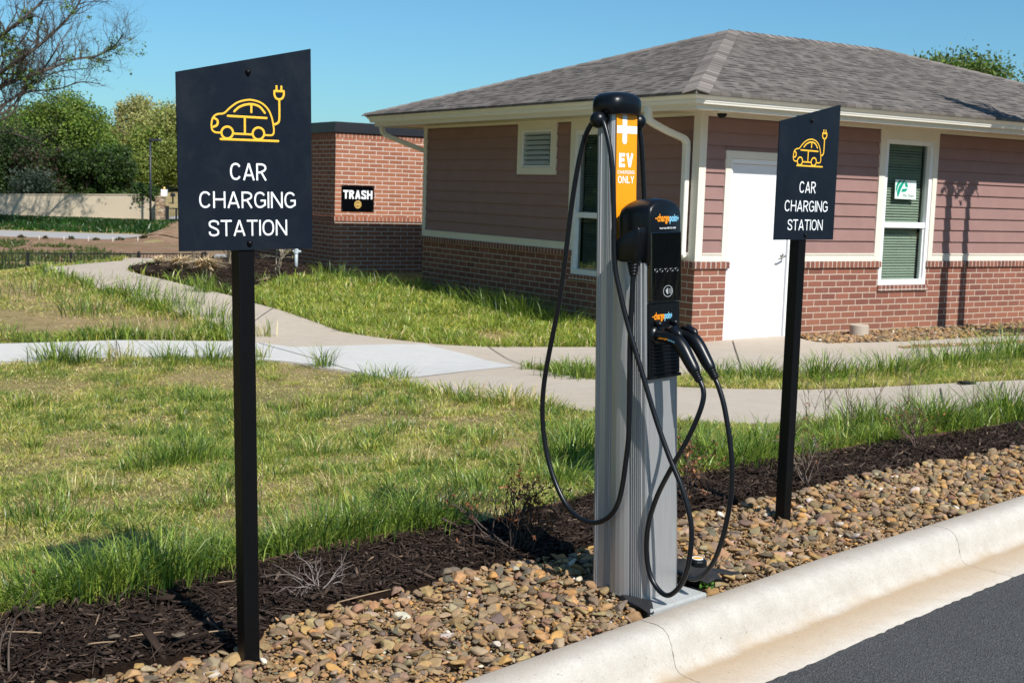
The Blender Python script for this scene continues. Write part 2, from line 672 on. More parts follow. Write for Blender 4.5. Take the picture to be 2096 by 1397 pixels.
def glass_mat(name, tintc, refl=1.0):
    t = NT(name)
    t.t.nodes.remove(t.b)
    tr = t.n('BsdfTransparent'); tr.inputs['Color'].default_value = (*tintc, 1)
    gl = t.n('BsdfGlossy', Roughness=0.015)
    gl.inputs['Color'].default_value = (0.95, 1.0, 0.98, 1)
    lw = t.n('LayerWeight')
    fr = t.math('MULTIPLY_ADD', t.math('POWER', lw.outputs['Facing'], 4.0), 0.9, 0.06)
    wob = t.n('Bump', Strength=0.08, Distance=0.02)
    nz = t.n('TexNoise', Scale=1.6, Detail=1.0); t.l(t.n('TexCoord').outputs['Object'], nz.inputs['Vector'])
    t.l(nz.outputs['Fac'], wob.inputs['Height']); t.l(wob.outputs[0], gl.inputs['Normal'])
    ms = t.n('MixShader')
    t.l(t.math('MINIMUM', t.math('MULTIPLY', fr, refl), 0.9), ms.inputs[0])
    t.l(tr.outputs[0], ms.inputs[1]); t.l(gl.outputs[0], ms.inputs[2]); t.l(ms.outputs[0], t.out.inputs['Surface'])
    return t.m


M = {}
M['cream'] = paint('cream trim paint', (0.72, 0.67, 0.57), 0.5, 0.04, 3)
M['gutter'] = paint('gutter enamel', (0.78, 0.75, 0.67), 0.35, 0.04, 2)
M['white'] = paint('white vinyl', (0.78, 0.78, 0.78), 0.4, 0.03, 3)
M['door'] = paint('white door enamel', (0.72, 0.72, 0.745), 0.38, 0.03, 1.5)
M['mauve'] = paint('mauve siding paint', (0.262, 0.150, 0.133), 0.65, 0.07, 4, bump=0.15)
M['soffit'] = paint('soffit paint', (0.58, 0.50, 0.38), 0.6, 0.04, 2)
M['dark_room'] = paint('dark interior', (0.03, 0.03, 0.03), 0.9)
M['blind'] = paint('blind slat', (0.62, 0.64, 0.55), 0.5, 0.05, 8)
M['brick'] = brick_mat('red brown brick', 0.0805, 0.25, (0.315, 0.125, 0.084), (0.205, 0.080, 0.060), (0.60, 0.50, 0.40))
M['brick_cap'] = brick_mat('brick soldier course', 0.20, 0.078, (0.30, 0.115, 0.075), (0.17, 0.066, 0.052), (0.62, 0.55, 0.48), soldier=True, stain=0.5)
M['brick_store'] = brick_mat('orange red brick', 0.0745, 0.262, (0.45, 0.180, 0.100), (0.32, 0.120, 0.070), (0.74, 0.65, 0.56), stain=0.5)
M['brick_store_cap'] = brick_mat('orange red soldier course', 0.4, 0.078, (0.40, 0.145, 0.080), (0.28, 0.10, 0.06), (0.60, 0.50, 0.42), soldier=True, stain=0.3)
M['shingle'] = shingle_mat('asphalt shingles')
M['navy'] = paint('navy sign enamel', (0.0050, 0.0085, 0.0150), 0.45, 0.10, 5, spec=0.25)
M['black_post'] = paint('black powder coat', (0.0025, 0.0027, 0.0032), 0.42, 0.15, 30, spec=0.22)
M['black_plastic'] = paint('black moulded plastic', (0.0035, 0.0045, 0.0060), 0.33, 0.12, 25, spec=0.32)
M['screen'] = paint('screen glass', (0.0025, 0.003, 0.004), 0.06, 0.1, 10, spec=0.5)
M['black_gloss'] = paint('black glossy panel', (0.0025, 0.003, 0.0038), 0.12, 0.1, 10, spec=0.16)
M['rubber'] = paint('black cable rubber', (0.0050, 0.0060, 0.0080), 0.33, 0.15, 60, spec=0.36)
M['coping'] = paint('black coping metal', (0.016, 0.018, 0.022), 0.45, 0.1, 3)
M['yellow'] = paint('yellow sign ink', (0.90, 0.50, 0.035), 0.5, 0.03)
M['ink'] = paint('white sign ink', (0.84, 0.86, 0.86), 0.5, 0.02)
M['orange'] = paint('orange vinyl', (0.93, 0.33, 0.006), 0.4, 0.03)
M['logo_orange'] = paint('orange print', (0.92, 0.30, 0.01), 0.5)
M['logo_blue'] = paint('blue print', (0.22, 0.55, 0.75), 0.5)
M['gold'] = paint('gold print', (0.72, 0.47, 0.14), 0.4)
M['grey_ink'] = paint('grey print', (0.36, 0.38, 0.39), 0.5)
M['green_ink'] = paint('green print', (0.0, 0.30, 0.20), 0.5)
M['paper'] = paint('pale green white paper', (0.66, 0.78, 0.72), 0.6)
M['dark_ink'] = paint('dark print', (0.03, 0.05, 0.05), 0.6)
M['steel'] = paint('brushed steel', (0.45, 0.44, 0.42), 0.32, 0.08, 20, metal=1.0)
M['iron'] = paint('black iron', (0.012, 0.012, 0.014), 0.5)
M['lamp'] = paint('dark bronze lamp paint', (0.022, 0.025, 0.032), 0.45)
M['pipe'] = paint('pale conduit plastic', (0.50, 0.58, 0.62), 0.45)
M['fabric'] = paint('black landscape fabric', (0.012, 0.012, 0.013), 0.8, 0.25, 40, bump=0.4)
M['walk'] = concrete_mat('tan concrete', (0.465, 0.40, 0.325), 0.07, (0.40, 0.30, 0.20), 0.22)
M['walk_new'] = concrete_mat('new pale concrete', (0.53, 0.52, 0.495), 0.05, (0.50, 0.45, 0.38), 0.2)
M['joint'] = paint('dark joint', (0.10, 0.08, 0.06), 0.9)
M['pad'] = concrete_mat('grey cast concrete', (0.36, 0.37, 0.36), 0.12, (0.25, 0.24, 0.22), 0.3)
M['stucco'] = concrete_mat('tan stucco', (0.52, 0.43, 0.31), 0.05, (0.40, 0.31, 0.22), 0.2)
M['road_far'] = concrete_mat('grey far road', (0.36, 0.35, 0.34), 0.05)
M['leaf'] = tint_mat('leaves', 0.55, 0.3, 0.35)
M['blade'] = tint_mat('grass blades', 0.38, 0.5, 0.42)
M['stone'] = tint_mat('river stones', 0.8, 0.25, 0, 0.55, 45, 0.35)
M['chip'] = tint_mat('bark shreds', 0.85, 0.2, 0, 0.4, 90, 0.3)
M['twig'] = tint_mat('twigs', 0.8, 0.2, 0, 0.4, 30, 0.3)

t = NT('aluminium extrusion')
st = t.n('Mapping'); st.inputs['Scale'].default_value = (260, 260, 1.2); t.l(t.coord(), st.inputs['Vector'])
nz = t.noise(1.0, 3, 0.6, st.outputs[0])
t.color(t.ramp(nz, [(0.3, (0.42, 0.42, 0.42)), (0.7, (0.50, 0.50, 0.495))])).set(0.40, 0.55, 0.5)
t.bump(nz, 0.05, 0.001)
M['alu'] = t.m

t = NT('asphalt')
f1 = t.noise(190, 4, 0.75)
vo = t.n('TexVoronoi', Scale=150.0); t.l(t.coord(), vo.inputs['Vector'])
c = t.ramp(f1, [(0.38, (0.026, 0.026, 0.0262)), (0.5, (0.066, 0.066, 0.0665)), (0.64, (0.15, 0.15, 0.15))])
spk = t.ramp(t.noise(55, 2, 0.9), [(0.755, 0.0), (0.775, 1.0)])
c = t.mix(t.math('MULTIPLY', spk, 0.6), c, (0.42, 0.41, 0.39))
c = t.mix(0.4, c, t.ramp(t.noise(1.7, 5), [(0.3, 0.7), (0.7, 1.2)]), 'MULTIPLY')
t.color(c).set(0.82, 0, 0.35)
t.bump(vo.outputs['Distance'], 0.9, 0.008)
t.bump(f1, 0.5, 0.005)
M['asphalt'] = t.m

# kerb: u = metres along, v = metres across
t = NT('kerb concrete')
uv = t.n('UVMap'); sx = t.n('SeparateXYZ'); t.l(uv.outputs[0], sx.inputs[0])
mid = t.noise(9, 6, 0.7); fine = t.noise(170, 4, 0.75)
c = t.ramp(mid, [(0.3, (0.43, 0.395, 0.345)), (0.7, (0.53, 0.495, 0.44))])
wv = t.math('ADD', sx.outputs[1], t.math('MULTIPLY', t.math('SUBTRACT', t.noise(5, 5, 0.7), 0.5), 0.09))
pan = t.ramp(wv, [(0.165, 0.0), (0.215, 1.0), (0.33, 0.65), (0.42, 0.05)])      # clay silt lying in the gutter pan
c = t.mix(t.math('MULTIPLY', pan, 0.85), c, (0.40, 0.285, 0.17))
top = t.ramp(wv, [(0.02, 1.0), (0.12, 0.0)])
c = t.mix(t.math('MULTIPLY', top, 0.6), c, (0.40, 0.32, 0.235))
st = t.ramp(t.noise(3.2, 6, 0.75, dist=0.8), [(0.58, 0.0), (0.72, 1.0)])
c = t.mix(t.math('MULTIPLY', st, 0.3), c, (0.34, 0.30, 0.26))
pits = t.ramp(t.noise(85, 2, 0.8), [(0.67, 0.0), (0.70, 1.0)])
c = t.mix(t.math('MULTIPLY', pits, 0.7), c, (0.12, 0.10, 0.08))
c = t.mix(0.4, c, t.ramp(fine, [(0.38, 0.68), (0.56, 1.06)]), 'MULTIPLY')
wob = t.math('MULTIPLY', t.math('SUBTRACT', t.noise(9, 5, 0.8), 0.5), 0.022)
cr = None
for k, u0 in enumerate((0.36, 2.42)):
    d = t.math('ABSOLUTE', t.math('SUBTRACT', t.math('ADD', sx.outputs[0], wob), u0))
    q = t.ramp(t.math('MULTIPLY', d, 100.0), [(0.10, 1.0), (0.30, 0.0)])
    cr = q if cr is None else t.math('MAXIMUM', cr, q)
c = t.mix(t.math('MULTIPLY', t.math('MULTIPLY', cr, 0.85), t.ramp(t.noise(22, 4, 0.7), [(0.40, 0.15), (0.58, 1.0)])), c, (0.07, 0.05, 0.035))
t.color(c).set(0.85, 0, 0.3)
t.bump(t.math('MULTIPLY', cr, -1.0), 0.6, 0.006)
t.bump(fine, 0.25, 0.004)
t.bump(mid, 0.15, 0.01)
M['kerb'] = t.m

t = NT('lawn soil and thatch')
a = t.noise(0.55, 5, 0.65); b = t.noise(6, 6, 0.75); f1 = t.noise(120, 4, 0.8)
c = t.ramp(b, [(0.25, (0.22, 0.165, 0.075)), (0.5, (0.38, 0.28, 0.145)), (0.75, (0.56, 0.40, 0.24))])
c = t.mix(t.ramp(a, [(0.42, 0.0), (0.62, 0.85)]), c, t.ramp(b, [(0.3, (0.17, 0.165, 0.055)), (0.7, (0.32, 0.29, 0.11))]))
c = t.mix(0.6, c, t.ramp(f1, [(0.2, 0.35), (0.8, 1.35)]), 'MULTIPLY')
t.color(c).set(0.95, 0, 0.1)
t.bump(f1, 0.8, 0.02); t.bump(b, 0.6, 0.04)
M['lawn'] = t.m

t = NT('mulch soil')
f1 = t.noise(60, 6, 0.8)
t.color(t.ramp(f1, [(0.3, (0.012, 0.007, 0.005)), (0.7, (0.045, 0.027, 0.019))])).set(0.95, 0, 0.1)
t.bump(f1, 1.0, 0.02)
M['mulch'] = t.m

t = NT('clay sand under the stones')
f1 = t.noise(140, 5, 0.8)
t.color(t.ramp(f1, [(0.25, (0.20, 0.12, 0.06)), (0.5, (0.42, 0.26, 0.13)), (0.75, (0.55, 0.38, 0.22))])).set(0.95, 0, 0.1)
t.bump(f1, 1.0, 0.01)
M['sand'] = t.m

t = NT('red clay')
f1 = t.noise(1.2, 8, 0.8); f2 = t.noise(0.15, 4, 0.6)
c = t.ramp(f1, [(0.25, (0.19, 0.105, 0.06)), (0.5, (0.33, 0.205, 0.125)), (0.75, (0.46, 0.33, 0.225))])
c = t.mix(t.ramp(f2, [(0.55, 0.0), (0.68, 0.6)]), c, (0.16, 0.17, 0.05))
t.color(c).set(0.95, 0, 0.1)
t.bump(f1, 1.0, 0.3)
M['clay'] = t.m

t = NT('stone pillar')
vo = t.n('TexVoronoi', Scale=3.6); mp = t.n('Mapping'); mp.inputs['Scale'].default_value = (1, 1, 2.0)
t.l(t.coord(), mp.inputs['Vector']); t.l(mp.outputs[0], vo.inputs['Vector'])
ve = t.n('TexVoronoi', Scale=3.6, feature='DISTANCE_TO_EDGE'); t.l(mp.outputs[0], ve.inputs['Vector'])
sv = t.n('SeparateColor'); t.l(vo.outputs['Color'], sv.inputs[0])
c = t.ramp(sv.outputs[0], [(0.0, (0.22, 0.13, 0.09)), (0.5, (0.42, 0.30, 0.17)), (1.0, (0.50, 0.42, 0.32))])
c = t.mix(t.ramp(ve.outputs['Distance'], [(0.02, 1.0), (0.06, 0.0)]), c, (0.12, 0.09, 0.07))
t.color(c).set(0.9, 0, 0.2)
t.bump(ve.outputs['Distance'], 0.8, 0.05)
M['rubble'] = t.m

t = NT('dusty navy enamel')                        # faint dust film and a few rubbed streaks
dst = t.ramp(t.noise(7, 6, 0.75, dist=0.4), [(0.45, 0.0), (0.75, 1.0)])
mp = t.n('Mapping'); mp.inputs['Scale'].default_value = (9, 9, 90); mp.inputs['Rotation'].default_value = (0, 0.5, 0); t.l(t.coord(), mp.inputs['Vector'])
scr = t.ramp(t.noise(1.0, 4, 0.6, mp.outputs[0]), [(0.70, 0.0), (0.76, 1.0)])
c = t.mix(t.math('MULTIPLY', dst, 0.04), (0.0055, 0.0095, 0.0165), (0.10, 0.10, 0.10))
c = t.mix(t.math('MULTIPLY', scr, 0.03), c, (0.25, 0.26, 0.27))
t.color(c).set(t.ramp(dst, [(0.0, 0.38), (1.0, 0.55)]), 0, 0.28)
t.bump(t.noise(3, 2), 0.05, 0.01)
M['navy'] = t.m
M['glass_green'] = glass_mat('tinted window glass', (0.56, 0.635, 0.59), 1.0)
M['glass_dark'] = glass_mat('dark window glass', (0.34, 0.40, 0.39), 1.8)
M['louvre_glass'] = paint('louvre glass', (0.62, 0.68, 0.68), 0.12, 0.05, 3, spec=0.9)  # pale base colour stands in for the sky reflected in the slats

t = NT('film covered screen')                      # the crinkled protective film catches the light
mp = t.n('Mapping'); mp.inputs['Scale'].default_value = (38, 38, 9); t.l(t.coord(), mp.inputs['Vector'])
t.color((0.003, 0.0035, 0.0045)).set(0.07, 0, 0.5, 0.6)
t.bump(t.noise(1.0, 3, 0.6, mp.outputs[0], dist=1.2), 0.12, 0.004)
M['screen'] = t.m

# ------------------------------------------------------------------ ground, road, kerb, walks, beds
def grid_axis(lo, hi, fine_lo, fine_hi, fine, n):
    a = np.arange(fine_lo, fine_hi + 1e-6, fine)
    l = fine_lo - np.geomspace(0.6, fine_lo - lo, n)[::-1] if fine_lo > lo else []
    h = fine_hi + np.geomspace(0.6, hi - fine_hi, n) if hi > fine_hi else []
    return np.concatenate([l, a, h])


gx = grid_axis(-500, 500, -34, 18, 0.4, 22)
gy = grid_axis(-60, 900, 1, 46, 0.4, 60)
AX, AY = np.meshgrid(gx, gy)
AZ = T(AX, AY) - 0.015
nx, ny = len(gx), len(gy)
ii = (np.arange(ny - 1)[:, None] * nx + np.arange(nx - 1)[None, :]).ravel()
quads = np.stack([ii, ii + 1, ii + 1 + nx, ii + nx], 1)
tag(np_mesh('ground', np.stack([AX.ravel(), AY.ravel(), AZ.ravel()], 1), quads.ravel(), np.full(len(quads), 4), M['lawn'], shade=True), kind='structure')

KS = [-14, 0, 2.5, 3.4, 4.6, 5.4, 6.4, 9, 34]
KC = [2.60, 2.64, 2.684, 2.713, 2.719, 2.706, 2.684, 2.66, 2.62]


def kerb_pt(s, v, z):                              # s along the kerb, v across it towards the road
    c = np.interp(s, KS, KC) - v
    return (0.70711 * (s - c), 0.70711 * (s + c), z)


prof = [(0, .05), (0, .146), (.012, .152), (.085, .152), (.112, .146), (.134, .130), (.150, .100), (.160, .060), (.170, .028), (.186, .012), (.21, .007), (.432, .003), (.434, -.05)]
ss = np.concatenate([np.arange(-14, 1.5, .5), np.arange(1.5, 9, .12), np.arange(9, 62, .5)])
me = MB()
uvs = []
vs = [kerb_pt(s, v, z + 0.002 * math.sin(s * 3.1)) for s in ss for v, z in prof]
n = len(prof)
fs = [(k * n + i, k * n + i + 1, (k + 1) * n + i + 1, (k + 1) * n + i) for k in range(len(ss) - 1) for i in range(n - 1)]
me.add(vs, fs)
kerb = tag(me.build('kerb', M['kerb'], shade=True), kind='structure')
uvl = kerb.data.uv_layers.new(name='along')
acr = np.cumsum([0] + [math.hypot(prof[i + 1][0] - prof[i][0], 0) for i in range(n - 1)])
s0 = 3.01
for lp in kerb.data.loops:
    k, i = divmod(lp.vertex_index, n)
    uvl.data[lp.index].uv = (ss[k] - s0, acr[i])

ra = np.concatenate([np.arange(-14, 1.5, .5), np.arange(1.5, 9, .016), np.arange(9, 62, .5)])
edge = [kerb_pt(s, .428 + .013 * (float(vnoise(s, 3.3, .035, 5)) - .5) + .006 * (float(vnoise(s, 9.1, .5, 6)) - .5), .009) for s in ra]
far = [kerb_pt(s, 30, .009) for s in ra]
me = MB()
m_ = len(ra)
me.add(edge + [(p[0], p[1], -.03) for p in edge] + far, [(i, i + 1, m_ + i + 1, m_ + i) for i in range(m_ - 1)] + [(i, i + 1, 2 * m_ + i + 1, 2 * m_ + i) for i in range(m_ - 1)])
tag(me.build('asphalt_road', M['asphalt']), kind='structure')

BZ = 0.155
gm_px = [(-500, 1640), (-20, 1440), (110, 1394), (280, 1352), (480, 1322), (535, 1288), (548, 1268), (620, 1250), (720, 1225), (850, 1198), (925, 1165), (1000, 1152), (1110, 1138), (1215, 1108),
         (1400, 1050), (1480, 1035), (1560, 1012), (1680, 990), (1750, 972), (1900, 945), (2096, 910), (2500, 842)]
mg_px = [(-500, 1400), (0, 1268), (250, 1225), (380, 1195), (480, 1168), (560, 1152), (700, 1118), (850, 1095), (960, 1082), (1100, 1048), (1200, 1022), (1450, 972), (1620, 940), (1850, 903), (2096, 866), (2500, 808)]
gm = [at_z(x, y, BZ) for x, y in gm_px]            # gravel meets mulch
mg = [at_z(x, y, BZ) for x, y in mg_px]            # mulch meets grass
gm = [np.array(p) for p in catmull(gm, 3)]
mg = [np.array(p) for p in catmull(mg, 3)]
sA = (gm[0][0] + gm[0][1]) * .70711
sB = (gm[-1][0] + gm[-1][1]) * .70711
kin = [np.array(kerb_pt(s, -0.0, .15)) for s in np.linspace(sA, sB, 40)]
GRAVEL = [p[:2] for p in kin] + [p[:2] for p in gm[::-1]]
MULCH = [p[:2] for p in gm] + [p[:2] for p in mg[::-1]]
mound = lambda x, y: 0.022 * vnoise(x, y, .22, 3) + 0.02 * vnoise(x, y, .7, 4)
tag(drape('gravel_bed', GRAVEL, M['sand'], -.014, .12, 0), kind='structure')
tag(drape('mulch_bed', MULCH, M['mulch'], -.008, .07, .03, extra=mound), kind='structure')

walk_px = [(600, 526), (430, 526.5), (350, 530), (250, 535), (170, 541), (110, 547), (86, 553), (110, 564), (200, 591), (300, 621), (400, 656), (478, 694),
           (470, 700), (240, 698), (0, 705), (-350, 718), (-350, 760), (0, 745), (200, 736), (480, 735), (600, 745), (740, 768), (830, 788), (900, 802), (1000, 815), (1100, 829),
           (1215, 845), (1320, 857), (1400, 863), (1500, 868), (1600, 868), (1750, 860), (1900, 848), (2096, 825), (2500, 775),
           (2500, 728), (2096, 780), (1850, 792), (1640, 800), (1500, 798), (1400, 795), (1300, 788), (1215, 778), (1130, 765), (1072, 753),
           (1130, 756), (1215, 759), (1450, 766), (1640, 767), (1760, 763), (1900, 747), (2000, 733), (2096, 719), (2500, 660),
           (2500, 650), (2300, 672), (2096, 688), (1900, 697), (1700, 704), (1652, 698), (1640, 688), (1603, 690), (1485, 695), (1416, 703), (1395, 709), (1215, 712), (1100, 712), (1000, 712),
           (900, 707), (800, 696), (700, 681), (560, 632), (470, 606), (390, 587), (300, 566), (258, 553), (290, 543), (350, 538), (430, 533.5), (600, 532)]
WALK = [G(x, y)[:2] for x, y in walk_px]
BX = lambda u, l: O0[:2] + u * U[:2] + l * L[:2]
for k_, (px_, py_) in enumerate(walk_px):
    if (px_, py_) in ((1640, 688), (1603, 690), (1485, 695), (1416, 703)):
        WALK[k_] = BX({1640: 1.66, 1603: 1.4, 1485: .4, 1416: -.02}[px_], .04)
tag(drape('sidewalk', WALK, M['walk'], .012, .35, .06), kind='structure')
new_px = [(-345, 720), (0, 706), (240, 699), (470, 701.5), (535, 704), (600, 713), (700, 710), (800, 707), (870, 707), (960, 729), (1056, 752), (950, 763), (850, 775), (790, 776), (740, 766), (600, 744),
          (480, 734), (200, 735), (0, 744), (-345, 758)]
NEW = [G(x, y)[:2] for x, y in new_px]
tag(drape('new_slab', NEW, M['walk_new'], .016, .35, 0), kind='structure')
me = MB()
for a, b in (((238, 699), (241, 735)), ((530, 705), (742, 767)), ((1925, 798), (1934, 845)), ((2052, 787), (2040, 832)), ((1000, 712), (1075, 752)), ((1320, 790), (1325, 857)), ((1500, 700), (1520, 765)), ((330, 540), (255, 534)),
             ((560, 632), (478, 694)), ((300, 566), (200, 591))):
    A, B = G(*a), G(*b)
    for k in range(6):
        p, q = A + (B - A) * k / 6, A + (B - A) * (k + 1) / 6
        d = (q - p)[:2]
        w = np.array([-d[1], d[0]]) / np.hypot(*d) * .005
        z0, z1 = float(T(p[0], p[1])) + .0205, float(T(q[0], q[1])) + .0205
        me.add([(p[0] - w[0], p[1] - w[1], z0), (p[0] + w[0], p[1] + w[1], z0), (q[0] + w[0], q[1] + w[1], z1), (q[0] - w[0], q[1] - w[1], z1)], [(0, 1, 2, 3)])
tag(me.build('sidewalk_joint', M['joint']), kind='structure')

plant_px = [(262, 553), (300, 544.5), (350, 539.5), (430, 535), (480, 533), (560, 531), (640, 528), (676, 552), (655, 562), (610, 566), (560, 572), (530, 588), (500, 600), (472, 603), (392, 585), (302, 565)]
PLANT = [G(x, y)[:2] for x, y in plant_px]
tag(drape('planting_bed', PLANT, M['mulch'], .03, .25, .05, extra=lambda x, y: 0.04 * vnoise(x, y, .5, 8)), kind='structure')


def UL(u, l):                                      # building axes to the world
    return O0[:2] + u * U[:2] + l * L[:2]


STRIP = [UL(1.62, 0.05), UL(1.62, -.02)] + [G(x, y)[:2] for x, y in ((1642, 690), (1652, 699), (1700, 705), (1900, 698), (2096, 689), (2300, 673))] + [UL(9.9, -1.0), UL(9.9, 0.05)]
tag(drape('stone_strip', STRIP, M['sand'], .01, .3, 0), kind='structure')
STRIP2 = [G(x, y)[:2] for x, y in ((1836, 712), (1900, 707.5), (2040, 703), (2200, 694), (2200, 698), (2040, 706.5), (1900, 713), (1850, 715))]
tag(drape('stone_seam', STRIP2, M['sand'], .016, .3, 0), kind='structure')

# far ground across the basin
def band(name, x0, x1, ys, m, off):
    xs = np.linspace(x0, x1, 40)
    X, Y = np.meshgrid(xs, ys)
    V = np.stack([X.ravel(), Y.ravel(), (T(X, Y) + off).ravel()], 1)
    k = (np.arange(len(ys) - 1)[:, None] * 40 + np.arange(39)[None, :]).ravel()
    q = np.stack([k, k + 1, k + 41, k + 40], 1)
    return tag(np_mesh(name, V, q.ravel(), np.full(len(q), 4), m, shade=True), kind='structure')


band('red_clay_bank', -60, 6, np.linspace(60, 81.8, 30), M['clay'], .05)
band('clay_heap', -25.5, 6, np.linspace(81.9, 96.5, 20), M['clay'], .06)
band('far_road', -90, -25.5, np.linspace(81.8, 90.5, 8), M['road_far'], .04)
ys = np.linspace(99.5, 165, 40)
me = MB()
dx = lambda y: -26.2 + 2.2 * math.sin((y - 99) * .06) - 0.09 * (y - 99)
me.add([(dx(y) + s, y, float(T(dx(y) + s, y)) + .06) for y in ys for s in (-1.6, 2.4)], [(2 * i, 2 * i + 1, 2 * i + 3, 2 * i + 2) for i in range(39)])
tag(me.build('far_drive', M['road_far']), kind='structure')

# ------------------------------------------------------------------ river stones, bark shreds
def stone_variants(sub, k, seed):
    r = np.random.default_rng(seed)
    out = []
    for _ in range(k):
        bm = bmesh.new()
        bmesh.ops.create_icosphere(bm, subdivisions=sub, radius=1)
        V = np.array([v.co[:] for v in bm.verts])
        F = np.array([[v.index for v in f.verts] for f in bm.faces])
        bm.free()
        for _ in range(r.integers(6, 12)):          # broken faces
            nrm = r.normal(size=3); nrm /= np.linalg.norm(nrm)
            h = r.uniform(.42, .85)
            d = V @ nrm
            V = V - np.outer(np.maximum(d - h, 0) * .97, nrm)
        V = V * (1 + .07 * np.sin(V[:, [1]] * 4 + r.uniform(0, 6)) * np.cos(V[:, [0]] * 3 + r.uniform(0, 6)))
        V = V * np.array([1, r.uniform(.55, .9), r.uniform(.28, .52)])
        out.append((V, F))
    return out


STONE_COL = np.array([(.37, .245, .125), (.29, .190, .098), (.41, .255, .105), (.50, .275, .085), (.23, .165, .105), (.19, .15, .105), (.125, .115, .095), (.28, .22, .135), (.37, .285, .19), (.66, .60, .52), (.30, .17, .11), (.26, .17, .115)])
STONE_COL = (STONE_COL * .80 + np.array([.31, .20, .11]) * .20) * np.array([.98, .955, .93])
STONE_P = np.array([.17, .14, .13, .07, .10, .09, .06, .08, .06, .018, .05, .03]); STONE_P = STONE_P / STONE_P.sum()


def scatter_stones(name, poly, density, smin, smax, lift, variants, label, seed, keep=None, tilt=.35):
    r = np.random.default_rng(seed)
    q = np.asarray(poly)
    lo, hi = q.min(0), q.max(0)
    n = int(density * np.prod(hi - lo))
    P = lo + r.random((n, 2)) * (hi - lo)
    P = P[inside(P, q)]
    if keep is not None:
        P = P[keep(P)]
    n = len(P)
    size = smin + (smax - smin) * r.random(n) ** 2.7
    which = r.integers(0, len(variants), n)
    VV, FF, CC, off = [], [], [], 0
    base = STONE_COL[r.choice(len(STONE_COL), n, p=STONE_P)] * r.uniform(.72, 1.18, (n, 1)) * r.uniform(.92, 1.08, (n, 3))
    zg = T(P[:, 0], P[:, 1])
    for k, (V, F) in enumerate(variants):
        idx = np.nonzero(which == k)[0]
        m = len(idx)
        if not m:
            continue
        a = r.uniform(0, 2 * np.pi, m); tx = r.normal(0, tilt, m); ty = r.normal(0, tilt, m)
        ca, sa, cx, sx, cy, sy = np.cos(a), np.sin(a), np.cos(tx), np.sin(tx), np.cos(ty), np.sin(ty)
        W = V[None] * size[idx, None, None]
        x, y, z = W[..., 0], W[..., 1], W[..., 2]
        y, z = y * cx[:, None] - z * sx[:, None], y * sx[:, None] + z * cx[:, None]
        x, z = x * cy[:, None] + z * sy[:, None], -x * sy[:, None] + z * cy[:, None]
        x, y = x * ca[:, None] - y * sa[:, None], x * sa[:, None] + y * ca[:, None]
        x = x + P[idx, 0, None]; y = y + P[idx, 1, None]
        z = z + (zg[idx] + lift + size[idx] * .18 + r.random(m) * lift)[:, None]
        VV.append(np.stack([x, y, z], -1).reshape(-1, 3))
        FF.append((F[None] + (np.arange(m) * len(V))[:, None, None] + off).reshape(-1, 3))
        CC.append(np.repeat(base[idx], len(V), 0))
        off += m * len(V)
    F = np.vstack(FF)
    return tag(np_mesh(name, np.vstack(VV), F.ravel(), np.full(len(F), 3), M['stone'], tint=np.vstack(CC), shade=False), label, 'stones', kind='stuff')


def k2w(a, b):                                     # charger axes (along the kerb, back from it) to the world
    return np.array([0.516 + .70711 * a - .70711 * b, 4.485 + .70711 * a + .70711 * b])


PAD = [k2w(-.10, -.088), k2w(.245, -.088), k2w(.245, .26), k2w(.01, .26), k2w(.0, .11), k2w(-.035, .10), k2w(-.065, .03)]
v3, v2 = stone_variants(3, 16, 5), stone_variants(2, 14, 6)
keepg = lambda P: (edge_dist(P, kin) > .022) & ~inside(P, PAD) & ((edge_dist(P, gm) > .03) | (vnoise(P[:, 0], P[:, 1], .12, 9) > .5))
near = lambda P: keepg(P) & (P[:, 1] < 5.6)
farr = lambda P: keepg(P) & (P[:, 1] >= 5.6)
gl = 'tan, ochre and grey river stones filling the bed behind the kerb'
scatter_stones('river_gravel', GRAVEL, 3800, .006, .016, .002, v2, gl, 21, keepg)
scatter_stones('river_gravel', GRAVEL, 1300, .010, .041, .007, v3, gl, 22, near)
scatter_stones('river_gravel', GRAVEL, 1300, .010, .041, .007, v2, gl, 23, farr)
scatter_stones('river_gravel', STRIP, 420, .02, .045, .012, v2, 'brown pea stones in the strip along the foot of the brick wall', 24)
scatter_stones('river_gravel', STRIP2, 700, .012, .03, .01, v2, 'thin seam of small stones between two concrete walks', 25)


